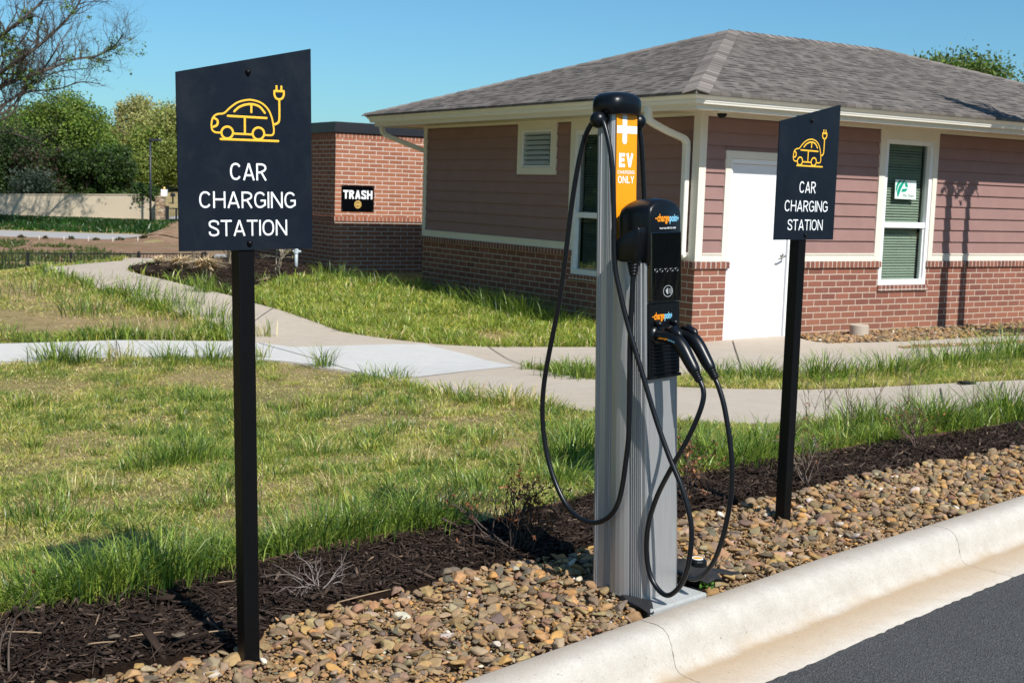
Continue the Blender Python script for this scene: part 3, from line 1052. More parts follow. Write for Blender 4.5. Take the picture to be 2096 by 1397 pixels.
def scatter_chips(name, poly, density, label, seed, smax=1.0, lift=0.0, extra=None):
    r = np.random.default_rng(seed)
    q = np.asarray(poly); lo, hi = q.min(0), q.max(0)
    P = lo + r.random((int(density * np.prod(hi - lo)), 2)) * (hi - lo)
    P = P[inside(P, q)]
    n = len(P)
    ln = (.008 + .03 * r.random(n) ** 2.5) * smax
    wd = (.0012 + .0035 * r.random(n) ** 2) * smax
    big = r.random(n) < .03
    wd[big] *= 2.6; ln[big] *= 1.6
    a = r.uniform(0, 2 * np.pi, n); e = r.normal(0, .28, n)
    d = np.stack([np.cos(a) * np.cos(e), np.sin(a) * np.cos(e), np.sin(e)], 1)
    s = np.stack([-np.sin(a), np.cos(a), r.normal(0, .5, n)], 1); s /= np.linalg.norm(s, axis=1)[:, None]
    up = np.cross(d, s)
    z = T(P[:, 0], P[:, 1]) + lift + (extra(P[:, 0], P[:, 1]) if extra else 0) + r.random(n) * .012 + np.abs(np.sin(e)) * ln * .6
    C = np.column_stack([P, z])
    V = np.empty((n, 8, 3))
    for k, (i, j, m) in enumerate(((-1, -1, -1), (1, -.6, -1), (1, .6, -1), (-1, 1, -1), (-1, -1, 1), (1, -.6, 1), (1, .6, 1), (-1, 1, 1))):
        V[:, k] = C + d * (ln * i)[:, None] + s * (wd * j)[:, None] + up * (wd * .35 * m)[:, None]
    F = np.array([(0, 3, 2, 1), (4, 5, 6, 7), (0, 1, 5, 4), (1, 2, 6, 5), (2, 3, 7, 6), (3, 0, 4, 7)])
    FF = (F[None] + (np.arange(n) * 8)[:, None, None]).reshape(-1, 4)
    c = np.array([(.022, .013, .009), (.034, .021, .015), (.052, .034, .025), (.085, .058, .044), (.22, .15, .10)])[r.choice(5, n, p=[.34, .32, .22, .10, .02])] * r.uniform(.7, 1.3, (n, 1))
    return tag(np_mesh(name, V.reshape(-1, 3), FF.ravel(), np.full(len(FF), 4), M['chip'], tint=np.repeat(c, 8, 0)), label, 'mulch', kind='stuff')


scatter_chips('bark_mulch', MULCH, 5200, 'dark brown shredded bark mulch between the stones and the grass', 31, 1.15, -.004, mound)
scatter_chips('bark_mulch', PLANT, 240, 'dark bark mulch around the dry grass clumps by the brick store', 32, 3.0, .045)

# ------------------------------------------------------------------ grass
FRONT = [UL(-.12, -1.0), UL(10, -1.0), UL(10, .1), UL(-.12, .1)]
BLD = [UL(-.02, -.02), UL(10, -.02), UL(10, 6.7), UL(-.02, 6.7)]
TRASH_UL = (-.43, 9.06)
STORE = [UL(-.43, 9.06), UL(4.5, 9.06), UL(4.5, 14), UL(-.43, 14)]
LAWNB = [G(x, y)[:2] for x, y in ((472, 608), (560, 634), (700, 683), (800, 698), (900, 709), (1000, 714), (1215, 714), (1400, 708))] + [UL(0, 0), UL(0, 6.6), UL(-.43, 9.06), UL(-.43, 10.2)] + [G(540, 590)[:2]]
MID = [G(x, y)[:2] for x, y in ((1072, 753), (1130, 756), (1215, 759), (1450, 766), (1640, 767), (1760, 763), (1900, 747), (2096, 719), (2500, 660), (2500, 728), (2096, 780), (1850, 792), (1640, 800), (1500, 798), (1400, 795), (1300, 788), (1215, 778), (1130, 765))]
MIDP, LAWNBP, WALKP = np.array(MID), np.array(LAWNB), np.array(WALK)
gv, gl_, gs_, gt_, goff = [], [], [], [], 0


def emit(P, h, w, lean, colr, r, phi=None):
    """blades rooted at P, each a bent strip of two quads and a tip"""
    global goff
    n = len(P)
    if not n:
        return
    phi = r.uniform(0, 2 * np.pi, n) if phi is None else phi
    dv = np.stack([np.cos(phi), np.sin(phi), np.zeros(n)], 1)
    tw = phi + np.pi / 2 + r.normal(0, .5, n)
    sd = np.stack([np.cos(tw), np.sin(tw), np.zeros(n)], 1) * (w * .5)[:, None]
    z = T(P[:, 0], P[:, 1]) - .004
    B = np.column_stack([P, z])
    up = np.array([0, 0, 1.0])
    hh, ll = h[:, None], (h * lean)[:, None]
    m1 = B + up * hh * .45 + dv * ll * .16
    m2 = B + up * hh * .80 + dv * ll * .52
    droop = np.clip(lean - .8, 0, 1.5)[:, None] * .30
    tip = B + up * hh * (1.0 - droop) + dv * ll
    V = np.stack([B - sd, B + sd, m1 - sd * .9, m1 + sd * .9, m2 - sd * .6, m2 + sd * .6, tip], 1)
    o = (np.arange(n) * 7)[:, None] + goff
    gl_.append((o + np.array([0, 1, 3, 2, 2, 3, 5, 4, 4, 5, 6])).ravel())
    gs_.append(np.tile([4, 4, 3], n))
    gv.append(V.reshape(-1, 3).astype(np.float32))
    gt_.append(np.repeat(colr, 7, 0).astype(np.float32))
    goff += n * 7


PAL = {'green': (.20, .285, .048), 'bright': (.34, .42, .075), 'dark': (.075, .145, .032), 'yellow': (.58, .55, .12), 'straw': (.74, .60, .33), 'olive': (.36, .35, .09)}


def colours(n, r, names, p):
    c = np.array([PAL[k] for k in names])[r.choice(len(names), n, p=p)]
    return c * r.uniform(.65, 1.3, (n, 1)) * r.uniform(.92, 1.08, (n, 3))


def usable(P):
    px, py, dep = project(P[:, 0], P[:, 1], T(P[:, 0], P[:, 1]))
    ok = (dep > 1) & (px > -420) & (px < 2520) & (py < 1650)
    P = P[ok]
    for poly in (WALK, GRAVEL, MULCH, PLANT, STRIP, STRIP2, BLD, STORE, FRONT):
        P = P[~inside(P, poly)]
    return P[kd(P[:, 0], P[:, 1]) > .4]


BARE = np.array([[*G(px, py)[:2], r_] for px, py, r_ in ((110, 1030, .22), (330, 1010, .16), (470, 1000, .20), (40, 960, .18), (620, 1040, .15), (300, 860, .20), (560, 815, .30), (650, 985, .14), (940, 1010, .12), (760, 860, .22),
                 (640, 760, .35), (900, 930, .16), (150, 900, .22), (200, 1110, .14), (1060, 905, .2), (420, 770, .4), (60, 790, .35), (980, 860, .2), (720, 940, .16), (240, 980, .14), (300, 665, .6), (100, 665, .6), (1010, 690, .3), (860, 1030, .1))])


def bareness(P):
    b = np.zeros(len(P))
    wob = .75 + .5 * vnoise(P[:, 0], P[:, 1], .11, 71)
    for x_, y_, r_ in BARE:
        b = np.maximum(b, np.clip(1.5 - np.hypot(P[:, 0] - x_, (P[:, 1] - y_) * .8) / (r_ * wob), 0, 1))
    return b


def lawn(x0, x1, y0, y1, density, hscale, wscale, seed, keep=None):
    r = np.random.default_rng(seed)
    P = np.stack([x0 + (x1 - x0) * r.random(int(density * (x1 - x0) * (y1 - y0))), np.zeros(1)[0] + np.zeros(int(density * (x1 - x0) * (y1 - y0)))], 1)
    P[:, 1] = y0 + (y1 - y0) * r.random(len(P))
    P = usable(P)
    if keep is not None:
        P = P[keep(P)]
    n = len(P)
    big = vnoise(P[:, 0], P[:, 1], .85, 41)
    sm = vnoise(P[:, 0], P[:, 1], .21, 42)
    tiny = vnoise(P[:, 0], P[:, 1], .09, 43)
    patch = .38 * big + .34 * sm + .28 * tiny
    eb = edge_dist(P, mg)                          # tall fringe along the mulch
    ew = edge_dist(P, WALKP, True)
    inb, inm = inside(P, LAWNBP), inside(P, MIDP)
    left = (P[:, 0] < -2.2) & (P[:, 1] > 12.2) & ~inb
    h = (.011 + .020 * r.random(n)) * (.45 + 1.0 * patch)
    fr = np.clip(1 - eb / (.30 + .16 * sm), 0, 1) * (vnoise(P[:, 0], P[:, 1], .16, 44) > .30)
    h = h + fr * (.035 + .115 * r.random(n)) * (.45 + .85 * vnoise(P[:, 0], P[:, 1], .34, 45))
    we = np.clip(1 - ew / .22, 0, 1) * (vnoise(P[:, 0], P[:, 1], .19, 46) > .52)
    h = h + we * (.02 + .075 * r.random(n))
    h = np.where(inb, (.05 + .075 * r.random(n)) * (.55 + .8 * sm), h)
    h = np.where(inm, (.03 + .05 * r.random(n)) * (.6 + .8 * sm) + .05 * r.random(n) * np.clip(1 - (edge_dist(P, MIDP[:8])) / .5, 0, 1), h)
    far_fr = left & (ew < .8) & (P[:, 1] > 13)
    h = np.where(far_fr, h + (.03 + .10 * r.random(n)) * np.clip(1 - ew / .8, 0, 1), h)
    h = np.where(P[:, 1] > 20.5, h * .55, h)
    br = bareness(P)
    h = h * (1 - .55 * br)
    tall = np.clip((h - .05) / .08, 0, 1)
    c1 = colours(n, r, ('green', 'bright', 'yellow', 'straw', 'olive'), [.10, .20, .34, .22, .14])
    c2 = colours(n, r, ('green', 'bright', 'dark', 'olive'), [.42, .28, .20, .10])
    c3 = colours(n, r, ('straw', 'yellow', 'olive'), [.46, .28, .26])
    c4 = colours(n, r, ('bright', 'green', 'yellow', 'straw'), [.46, .30, .17, .07])
    g = np.clip(tall + (patch > .60) * .8 + (eb < .45) * .5, 0, 1)
    pick = r.random(n)
    c = np.where((pick < g)[:, None], c2, c1)
    c = np.where(((patch < .50) & (tall < .3) & (pick < .8))[:, None], c3, c)
    c = np.where((inb & (pick < .8))[:, None], c4, c)
    keepm = ~((patch < .44) & (r.random(n) < np.clip((.50 - patch) * 7, 0, .9)) & ~inb)
    keepm &= r.random(n) > br * .82
    c = np.where(((br > .3) & (r.random(n) < .6))[:, None], c3, c)
    lean = np.abs(r.normal(.75, .45, n)) + (1 - tall) * 1.25
    emit(P[keepm], h[keepm] * hscale, (.0022 + .0022 * r.random(n) + .0030 * tall)[keepm] * wscale, lean[keepm], c[keepm], r)


lawn(-6.5, 7.5, 3.6, 8.2, 8200, 1.0, 1.2, 51)
lawn(-8.5, 9.5, 8.2, 13, 3600, 1.05, 1.5, 52)
lawn(-12, 9, 13, 19, 1500, 1.1, 2.2, 53)
lawn(-14, -1, 19, 29, 620, 1.2, 3.2, 54)
lawn(-24, -6, 29, 34, 130, 1.0, 6, 55)


def tuft(px, py, n, h, spread, names, p, seed, w=.0042, lean=.75):
    r = np.random.default_rng(seed)
    c = G(px, py)[:2]
    P = c + r.normal(0, spread, (n, 2))
    v = P - c
    phi = np.arctan2(v[:, 1], v[:, 0]) + r.normal(0, .7, n)
    emit(P, h * (.45 + .65 * r.random(n)), w * (.7 + .6 * r.random(n)), np.abs(r.normal(lean, .35, n)), colours(n, r, names, p), r, phi)


gd = (('green', 'dark', 'bright'), [.45, .35, .20])
ol = (('olive', 'green', 'straw'), [.45, .35, .20])
TUFTS = [(380, 945, 420, .17, .12, gd), (300, 960, 160, .12, .10, gd), (455, 1000, 120, .12, .08, gd), (115, 742, 150, .26, .10, gd), (165, 742, 90, .2, .09, gd), (240, 738, 60, .22, .09, ol), (350, 738, 80, .2, .12, gd), (430, 740, 110, .22, .10, gd),
         (660, 752, 70, .24, .05, gd), (540, 690, 40, .25, .05, ol), (535, 735, 30, .2, .04, ol), (790, 778, 110, .16, .12, gd), (950, 812, 120, .14, .12, ol), (1040, 826, 160, .16, .12, ol), (1115, 838, 90, .13, .08, ol),
         (1085, 757, 50, .12, .05, gd), (1165, 772, 130, .2, .12, gd), (1205, 776, 90, .2, .06, gd), (330, 690, 120, .26, .2, ol), (245, 690, 90, .22, .12, gd), (180, 640, 160, .25, .25, gd),
         (420, 655, 160, .28, .2, gd), (350, 628, 200, .3, .25, gd), (270, 606, 180, .3, .25, gd), (130, 575, 140, .16, .5, gd), (455, 680, 100, .26, .12, gd), (60, 600, 200, .25, .5, gd), (10, 690, 60, .2, .15, gd),
         (1075, 655, 260, .40, .16, gd), (1020, 640, 200, .36, .2, gd), (1150, 668, 160, .3, .2, gd), (960, 625, 200, .32, .2, gd), (870, 600, 160, .3, .25, gd), (760, 590, 180, .3, .25, gd), (690, 575, 160, .3, .25, gd),
         (420, 598, 140, .3, .12, gd), (600, 588, 160, .26, .3, gd), (1690, 775, 220, .26, .16, gd), (1560, 780, 160, .22, .16, gd), (1830, 768, 220, .26, .18, gd), (1950, 752, 260, .3, .2, gd), (2070, 735, 300, .34, .2, gd), (1470, 780, 120, .2, .12, gd),
         (1770, 880, 330, .24, .10, gd), (1830, 885, 200, .2, .09, gd), (1905, 878, 360, .27, .11, gd), (1930, 880, 160, .2, .08, gd), (2060, 858, 380, .28, .11, gd), (1720, 905, 200, .2, .10, gd), (1560, 935, 320, .22, .12, gd), (1480, 950, 320, .2, .12, gd),
         (1440, 935, 240, .2, .10, gd), (1170, 940, 300, .2, .12, gd), (1190, 900, 200, .16, .10, gd), (1150, 985, 200, .14, .08, gd), (900, 1075, 180, .19, .06, gd), (860, 1085, 200, .2, .07, gd), (790, 1090, 220, .2, .08, gd), (720, 1105, 220, .2, .07, gd),
         (650, 1120, 220, .2, .07, gd), (590, 1135, 160, .18, .06, gd), (330, 1200, 260, .22, .07, gd), (260, 1212, 260, .22, .07, gd), (190, 1225, 240, .2, .07, gd), (130, 1235, 180, .17, .07, gd), (400, 1180, 180, .19, .06, gd), (60, 1240, 180, .17, .06, gd),
         (460, 1165, 140, .17, .05, gd), (560, 880, 120, .12, .1, ol), (650, 930, 120, .12, .1, ol), (760, 900, 120, .1, .1, gd), (850, 950, 120, .11, .1, ol), (170, 1010, 120, .11, .1, ol), (80, 1060, 150, .12, .1, gd), (700, 1010, 120, .12, .08, ol),
         (1000, 900, 120, .1, .1, gd), (60, 830, 120, .11, .12, ol), (420, 820, 120, .1, .12, gd), (640, 830, 100, .1, .1, ol), (1340, 930, 160, .16, .08, gd), (990, 1000, 140, .13, .08, gd), (1080, 960, 140, .12, .08, ol)]
# flat dead thatch and tiny low weeds over the soil
r = np.random.default_rng(91)
for x0, x1, y0, y1, dn, wd in ((-6, 7, 4, 8.2, 5200, .0026), (-8, 9, 8.2, 13, 1700, .0045)):
    k = int(dn * (x1 - x0) * (y1 - y0))
    P = usable(np.stack([r.uniform(x0, x1, k), r.uniform(y0, y1, k)], 1))
    k = len(P)
    cc = colours(k, r, ('straw', 'yellow', 'olive', 'bright'), [.48, .22, .16, .14]) * r.uniform(.55, 1.1, (k, 1))
    emit(P, r.uniform(.006, .014, k), wd * r.uniform(.6, 1.3, k), r.uniform(1.6, 4.5, k), cc, r)
# scattered clumps through the lawn
r = np.random.default_rng(88)
C = usable(np.stack([r.uniform(-5.5, 7, 4200), r.uniform(4.2, 12.5, 4200)], 1))
C = C[(vnoise(C[:, 0], C[:, 1], .55, 61) > .30) & ~inside(C, MIDP) & (bareness(C) < .35)][:1250]
for c in C:
    k = r.integers(14, 60)
    sp = r.uniform(.018, .070)
    P = c + r.normal(0, sp, (k, 2))
    v = P - c
    kind = r.random()
    cc = colours(k, r, ('green', 'dark', 'bright'), [.40, .38, .22]) if kind < .62 else colours(k, r, ('olive', 'green', 'yellow'), [.4, .3, .3]) if kind < .85 else colours(k, r, ('yellow', 'bright', 'straw'), [.5, .3, .2])
    ok = ~inside(P, WALKP)
    emit(P[ok], (r.uniform(.035, .10) * (.5 + .6 * r.random(k)))[ok], (.0046 * (.7 + .6 * r.random(k)))[ok], np.abs(r.normal(.95, .4, k))[ok], cc[ok], r, (np.arctan2(v[:, 1], v[:, 0]) + r.normal(0, .6, k))[ok])
for i, (a, b, n_, h_, s_, (nm, pp)) in enumerate(TUFTS):
    tuft(a, b, int(n_ * 1.0), h_, s_, nm, pp, 600 + i, w=.0052 if b > 850 else .008)
tag(np_mesh('lawn_grass', np.vstack(gv), np.concatenate(gl_), np.concatenate(gs_), M['blade'], tint=np.vstack(gt_)), 'patchy green and straw spring grass over the whole lawn', 'grass', kind='stuff')

# ------------------------------------------------------------------ the building (x along the front, y into it, z up)
BROT = math.atan2(U[1], U[0])
bld = thing('office_building', 'low brick and mauve siding building with grey shingle hip roof and white door', 'building', O0, BROT)
W_, D_ = 10.0, 6.64


def wall(mb, axis, a0, a1, z0, z1, b0, b1, holes):
    """wall along axis from a0 to a1, thickness b0..b1, cut round rectangular holes (a0, a1, z0, z1)"""
    As = sorted({a0, a1, *[h[0] for h in holes], *[h[1] for h in holes]})
    As = [a for a in As if a0 <= a <= a1]
    for p, q in zip(As[:-1], As[1:]):
        zs = [(z0, z1)]
        for h in holes:
            if h[0] < q and h[1] > p:
                nz = []
                for lo, hi in zs:
                    if h[2] > lo:
                        nz.append((lo, min(hi, h[2])))
                    if h[3] < hi:
                        nz.append((max(lo, h[3]), hi))
                zs = nz
        for lo, hi in zs:
            if hi - lo > 1e-4:
                if axis == 'x':
                    mb.box(p, q, b0, b1, lo, hi)
                else:
                    mb.box(b0, b1, p, q, lo, hi)


DOOR = (.495, 1.535, -.2, 2.19)
WR = (3.14, 4.07, .652, 2.548)                    # sash windows
WL = (1.585, 2.515, .652, 2.548)
LV = (3.06, 3.81, 2.065, 2.575)                   # louvre window
m = MB()
wall(m, 'x', 0, W_, -.5, .884, 0, .10, [DOOR, (WR[0], WR[1], .652, 9), (WR[0] - .0, WR[1] + .0, .575, .652)])
wall(m, 'y', .10, D_, -.5, .884, 0, .10, [(WL[0], WL[1], .652, 9), (WL[0], WL[1], .575, .652)])
m.build('brick_base', M['brick'], bld)


def each(name, mat, parent, boxes, bevel=0.0):     # one part per box
    for b_ in boxes:
        MB().box(*b_).build(name, mat, parent, bevel=bevel)


each('brick_cap', M['brick_cap'], bld, ((-.028, DOOR[0] + .03, -.028, .09, .886, .966), (1.63, WR[0] + .02, -.028, .09, .886, .966), (WR[1] - .02, W_, -.028, .09, .886, .966),
                                        (-.028, .09, .092, WL[0] + .02, .886, .966), (-.028, .09, WL[1] - .02, D_, .886, .966)), .004)
each('brick_sill', M['brick_cap'], bld, ((WR[0] - .01, WR[1] + .03, -.030, .09, .577, .650), (-.030, .09, WL[0] - .03, WL[1] + .01, .577, .650)), .004)
m = MB()                                           # the dark frame wall behind the boards
wall(m, 'x', .06, W_, .0, 2.78, .104, .14, [DOOR, WR])
wall(m, 'y', .142, D_, .0, 2.78, .104, .14, [WL, LV])
m.box(W_ - .04, W_, .15, D_, -.3, 2.78)
m.box(.15, W_ - .05, D_ - .04, D_, -.3, 2.78)
m.box(.15, W_ - .05, .15, D_ - .05, -.30, -.06)
m.box(.15, W_ - .05, .15, D_ - .05, 2.74, 2.78)
m.build('inner_wall', M['dark_room'], bld)


def siding(mb, axis, a0, a1, z0, z1):
    z = 1.07
    while z < z1 - .004:
        lo, hi = max(z, z0), min(z + .158, z1)
        if hi - lo > .01:
            pr = [(-.003, lo), (.017, hi), (.10, hi), (.10, lo + .0)]
            if axis == 'x':
                mb.prism(pr, a0, a1, 'x')
            else:
                o = len(mb.v)
                mb.prism(pr, a0, a1, 'x')
                for i in range(o, len(mb.v)):
                    x, y, zz = mb.v[i]
                    mb.v[i] = (y, x, zz)
        z += .158


m = MB()
siding(m, 'x', .094, .400, 1.07, 2.66)
m.build('siding', M['mauve'], bld)
m = MB()
siding(m, 'x', .400, 1.63, 2.282, 2.66)
m.build('siding', M['mauve'], bld)
m = MB()
siding(m, 'x', 1.63, 3.03, 1.07, 2.66)
m.build('siding', M['mauve'], bld)
m = MB()
siding(m, 'x', 4.155, W_ - .1, 1.07, 2.66)
m.build('siding', M['mauve'], bld)
m = MB()
siding(m, 'y', .118, 1.475, 1.07, 2.66)
m.build('siding', M['mauve'], bld)
m = MB()
siding(m, 'y', 2.60, 2.94, 1.07, 2.66)
m.build('siding', M['mauve'], bld)
m = MB()
siding(m, 'y', 2.94, 3.90, 1.07, 1.958)
m.build('siding', M['mauve'], bld)
m = MB()
siding(m, 'y', 3.90, D_ - .07, 1.07, 2.66)
m.build('siding', M['mauve'], bld)

y0, y1 = -.012, .10
each('corner_trim', M['cream'], bld, ((-.012, .094, y0, y1, .968, 2.72), (-.012, .10, y1 + .001, .118, .968, 2.72), (W_ - .1, W_ + .012, y0, y1, .968, 2.72), (y0, y1, D_ - .07, D_ + .02, .968, 2.72)), .003)
for a, b in ((.095, .399), (1.631, 3.029), (4.156, W_ - .101)):
    m = MB()
    m.prism([(-.010, .968), (-.010, 1.050), (-.020, 1.050), (-.020, 1.066), (-.008, 1.069), (y1, 1.069), (y1, .968)], a, b, 'x')
    m.build('sill_trim', M['cream'], bld)
for a, b in ((.119, 1.474), (2.601, D_ - .071)):
    m = MB()
    m.prism([(-.010, .968), (-.010, 1.050), (-.020, 1.050), (-.020, 1.066), (-.008, 1.069), (y1, 1.069), (y1, .968)], a, b, 'x')
    m.v = [(y, x, z) for x, y, z in m.v]
    m.build('sill_trim', M['cream'], bld)
each('frieze', M['cream'], bld, ((.095, W_ - .101, -.010, y1, 2.661, 2.76), (-.010, y1, .119, D_ - .071, 2.661, 2.76)))


def sash_window(axis, w, sill_lo, trim_lo):
    """trim, frame, two panes, blind; built along x then turned for the other wall"""
    mbs = {k: MB() for k in ('trim', 'frame', 'pane', 'blind')}
    a0, a1, z0, z1 = w
    tr = mbs['trim']
    tr.box(a0 - .110, a0 - .001, -.014, .10, trim_lo, 2.76)
    tr.box(a1 + .001, a1 + .086 if axis == 'x' else a1 + .085, -.014, .10, trim_lo, 2.76)
    tr.box(a0 - .0005, a1 + .0005, -.014, .10, z1 + .001, 2.76)
    fr = mbs['frame']
    fr.box(a0, a0 + .062, .000, .10, z0, z1)
    fr.box(a1 - .062, a1, .000, .10, z0, z1)
    fr.box(a0 + .062, a1 - .062, .000, .10, z1 - .060, z1)
    fr.box(a0 + .062, a1 - .062, .000, .10, z0, z0 + .072)
    fr.box(a0 + .062, a1 - .062, .018, .088, 1.403, 1.476)
    fr.box(a0 + .0625, a0 + .085, .030, .075, z0 + .073, 1.402)     # lower sash stiles
    fr.box(a1 - .085, a1 - .0625, .030, .075, z0 + .073, 1.402)
    for p0, p1, py_, q0, q1 in ((a0 + .061, a1 - .061, .062, 1.475, z1 - .059), (a0 + .084, a1 - .084, .052, z0 + .071, 1.404)):
        mbs['pane'].add([(p0, py_, q0), (p1, py_, q0), (p1, py_, q1), (p0, py_, q1)], [(0, 1, 2, 3)])
    z = z0 + .05
    while z < z1 - .02:
        tl = .0150 + .002 * math.sin(z * 31)
        mbs['blind'].prism([(.118, z - tl), (.138, z + tl), (.1385, z + tl - .002), (.1185, z - tl - .002)], a0 + .03, a1 - .08, 'x')
        z += .036
    for c in (.18, .5, .8):
        x = a0 + (a1 - a0) * c
        mbs['blind'].box(x - .001, x + .001, .117, .1185, z0 + .05, z1 - .03)
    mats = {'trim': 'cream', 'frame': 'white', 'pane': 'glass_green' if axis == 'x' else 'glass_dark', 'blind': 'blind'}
    root = None
    for k in ('frame', 'trim', 'pane', 'blind'):
        b = mbs[k]
        if axis == 'y':
            b.v = [(y, x, z) for x, y, z in b.v]
            b.f = [f[::-1] for f in b.f]
        name = {'frame': 'window', 'trim': 'window_trim', 'pane': 'pane', 'blind': 'blind'}[k]
        o = b.build(name, M[mats[k]], root or bld, bevel=.003 if k in ('frame', 'trim') else 0, recalc=k != 'pane')
        root = root or o
    return root


sash_window('x', WR, .577, .968)['label'] = 'white sash window with green tinted panes in the sunlit wall'
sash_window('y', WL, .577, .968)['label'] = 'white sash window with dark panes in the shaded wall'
m = MB()
for _ in (0,):
    m.box(.0, .045, LV[0], LV[0] + .035, LV[2], LV[3]); m.box(.0, .045, LV[1] - .035, LV[1], LV[2], LV[3])
    m.box(.0, .045, LV[0] + .035, LV[1] - .035, LV[3] - .03, LV[3]); m.box(.0, .045, LV[0] + .035, LV[1] - .035, LV[2], LV[2] + .025)
lv = m.build('window', M['white'], bld, bevel=.003)
lv['label'] = 'small square louvre window under the eave'
m = MB()
m.box(-.014, .10, 2.94, LV[0] - .001, 1.96, 2.76); m.box(-.014, .10, LV[1] + .001, 3.90, 1.96, 2.76)
m.box(-.014, .10, LV[0], LV[1], LV[3] + .001, 2.76); m.box(-.014, .10, LV[0], LV[1], 1.96, LV[2] - .001)
m.build('window_trim', M['cream'], lv, bevel=.003)
m = MB()
k = 0
z = LV[2] + .035
while z < LV[3] - .05:
    m.prism([(.012, z), (.016, z), (.060, z + .058), (.056, z + .058)], LV[0] + .04, LV[1] - .04, 'x')
    z += .068
m.v = [(y, x, zz) for x, y, zz in m.v]
m.build('louvre', M['louvre_glass'], lv)
m = MB()
z = LV[2] + .035
while z < LV[3] - .05:
    m.box(LV[0] + .04, LV[1] - .04, .010, .0118, z - .004, z + .006)
    z += .068
for x in (LV[0] + .05, LV[0] + .085):
    m.box(x, x + .008, .020, .03, LV[2] + .03, LV[3] - .03)
m.v = [(y, x, zz) for x, y, zz in m.v]
m.build('louvre_clip', M['steel'], lv)

# door
m = MB()
m.box(.533, 1.493, .035, .080, .022, 2.130)
dr = m.build('door', M['door'], bld, bevel=.003)
dr['label'] = 'plain white steel door'
m = MB()
m.box(.400, .494, -.014, .10, .968, 2.28); m.box(1.536, 1.63, -.014, .10, .968, 2.28); m.box(.494, 1.536, -.014, .10, 2.191, 2.28)
m.build('door_trim', M['cream'], dr, bevel=.003)
m = MB()
m.box(.496, .531, .004, .10, 0, 2.189); m.box(1.496, 1.534, .004, .10, 0, 2.189); m.box(.531, 1.496, .004, .10, 2.133, 2.189)
m.box(.531, 1.496, -.01, .10, -.02, .018)
m.build('door_frame', M['white'], dr, bevel=.003)
for z in (.30, 1.07, 1.88):
    MB().tube([(.531, .022, z - .055), (.531, .022, z + .055)], .011, 8).build('hinge', M['steel'], dr)
m = MB()
m.ball((1.432, .034, 1.035), .032, 14, 8, (1, .35, 1))
m.tube([(1.432, .03, 1.035), (1.432, -.03, 1.035)], .010, 8)
m.tube(catmull([(1.432, -.032, 1.035), (1.395, -.034, 1.024), (1.35, -.034, 1.006), (1.315, -.03, 1.0)], 4), [.010] * 13, 8)
m.build('handle', M['steel'], dr, shade=True)

# roof, gutter, soffit
o = .72
zr = 2.862
SL = 1 / 3
rl, rr, hr = 3.32, W_ - 3.32, zr + SL * (3.32 + o)
m = MB()
for dz in (0,):
    c = [(-o, -o, zr), (W_ + o, -o, zr), (W_ + o, D_ + o, zr), (-o, D_ + o, zr)]
    r = [(rl, 3.32, hr), (rr, 3.32, hr)]
    b = [(x, y, z - .03) for x, y, z in c]
    m.add(c + r + b, [(0, 1, 5, 4), (3, 0, 4), (2, 3, 4, 5), (1, 2, 5), (0, 6, 7, 1), (1, 7, 8, 2), (2, 8, 9, 3), (3, 9, 6, 0), (6, 9, 8, 7)])
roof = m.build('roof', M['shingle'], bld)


def caps2(p, q, l0, l1, n):
    mb = MB()
    p, q = Vector(p), Vector(q)
    for i in range(n):
        jt = rnd.uniform(-.012, .012)
        a, b = p.lerp(q, i / n), p.lerp(q, min(1, (i + 1.2) / n))
        P = []
        for c, lf in ((a, .016), (b, .006)):
            P.append([c + Vector(l0) * (1 + jt) + Vector((0, 0, lf)), c + Vector((0, 0, lf + .010)), c + Vector(l1) * (1 + jt) + Vector((0, 0, lf))])
        T_ = P[0] + P[1]
        Bt = [v - Vector((0, 0, .014)) for v in T_]
        mb.add(T_ + Bt, [(0, 1, 4, 3), (1, 2, 5, 4), (0, 6, 7, 1), (1, 7, 8, 2), (6, 0, 3, 9), (2, 8, 11, 5)])
    return mb


hw = .15
m = caps2((-o, -o, zr), (rl, 3.32, hr), (-hw * .7, hw * .7, -0.0 + SL * 0 - .035), (hw * .7, -hw * .7, -.035), 30)
m2 = caps2((W_ + o, -o, zr), (rr, 3.32, hr), (-hw * .7, -hw * .7, -.035), (hw * .7, hw * .7, -.035), 30)
m3 = caps2((rl, 3.32, hr), (rr, 3.32, hr), (0, hw, -.05), (0, -hw, -.05), 20)
m4 = caps2((-o, D_ + o, zr), (rl, 3.32, hr), (-hw * .7, -hw * .7, -.035), (hw * .7, hw * .7, -.035), 30)
for x in (m2, m3, m4):
    m.add(x.v, x.f)
t = NT('ridge cap shingle')
f1 = t.noise(260, 3, 0.8)
gs2 = t.n('NewGeometry')
c = t.ramp(gs2.outputs['Random Per Island'], [(0.0, (0.13, 0.112, 0.10)), (1.0, (0.27, 0.235, 0.21))])
t.color(t.mix(.4, c, t.ramp(f1, [(.2, .5), (.8, 1.3)]), 'MULTIPLY')).set(.95, 0, .2)
t.bump(f1, .4, .003)
M['ridge'] = t.m
m.build('ridge_cap', M['ridge'], roof)


def ring(profile, name, mat, parent, shade=False):
    mb = MB()
    rings = [[(-q, -q, z), (W_ + q, -q, z), (W_ + q, D_ + q, z), (-q, D_ + q, z)] for q, z in profile]
    rings.append(rings[0])
    mb.loft(rings, cap=False)
    return mb.build(name, mat, parent, shade)


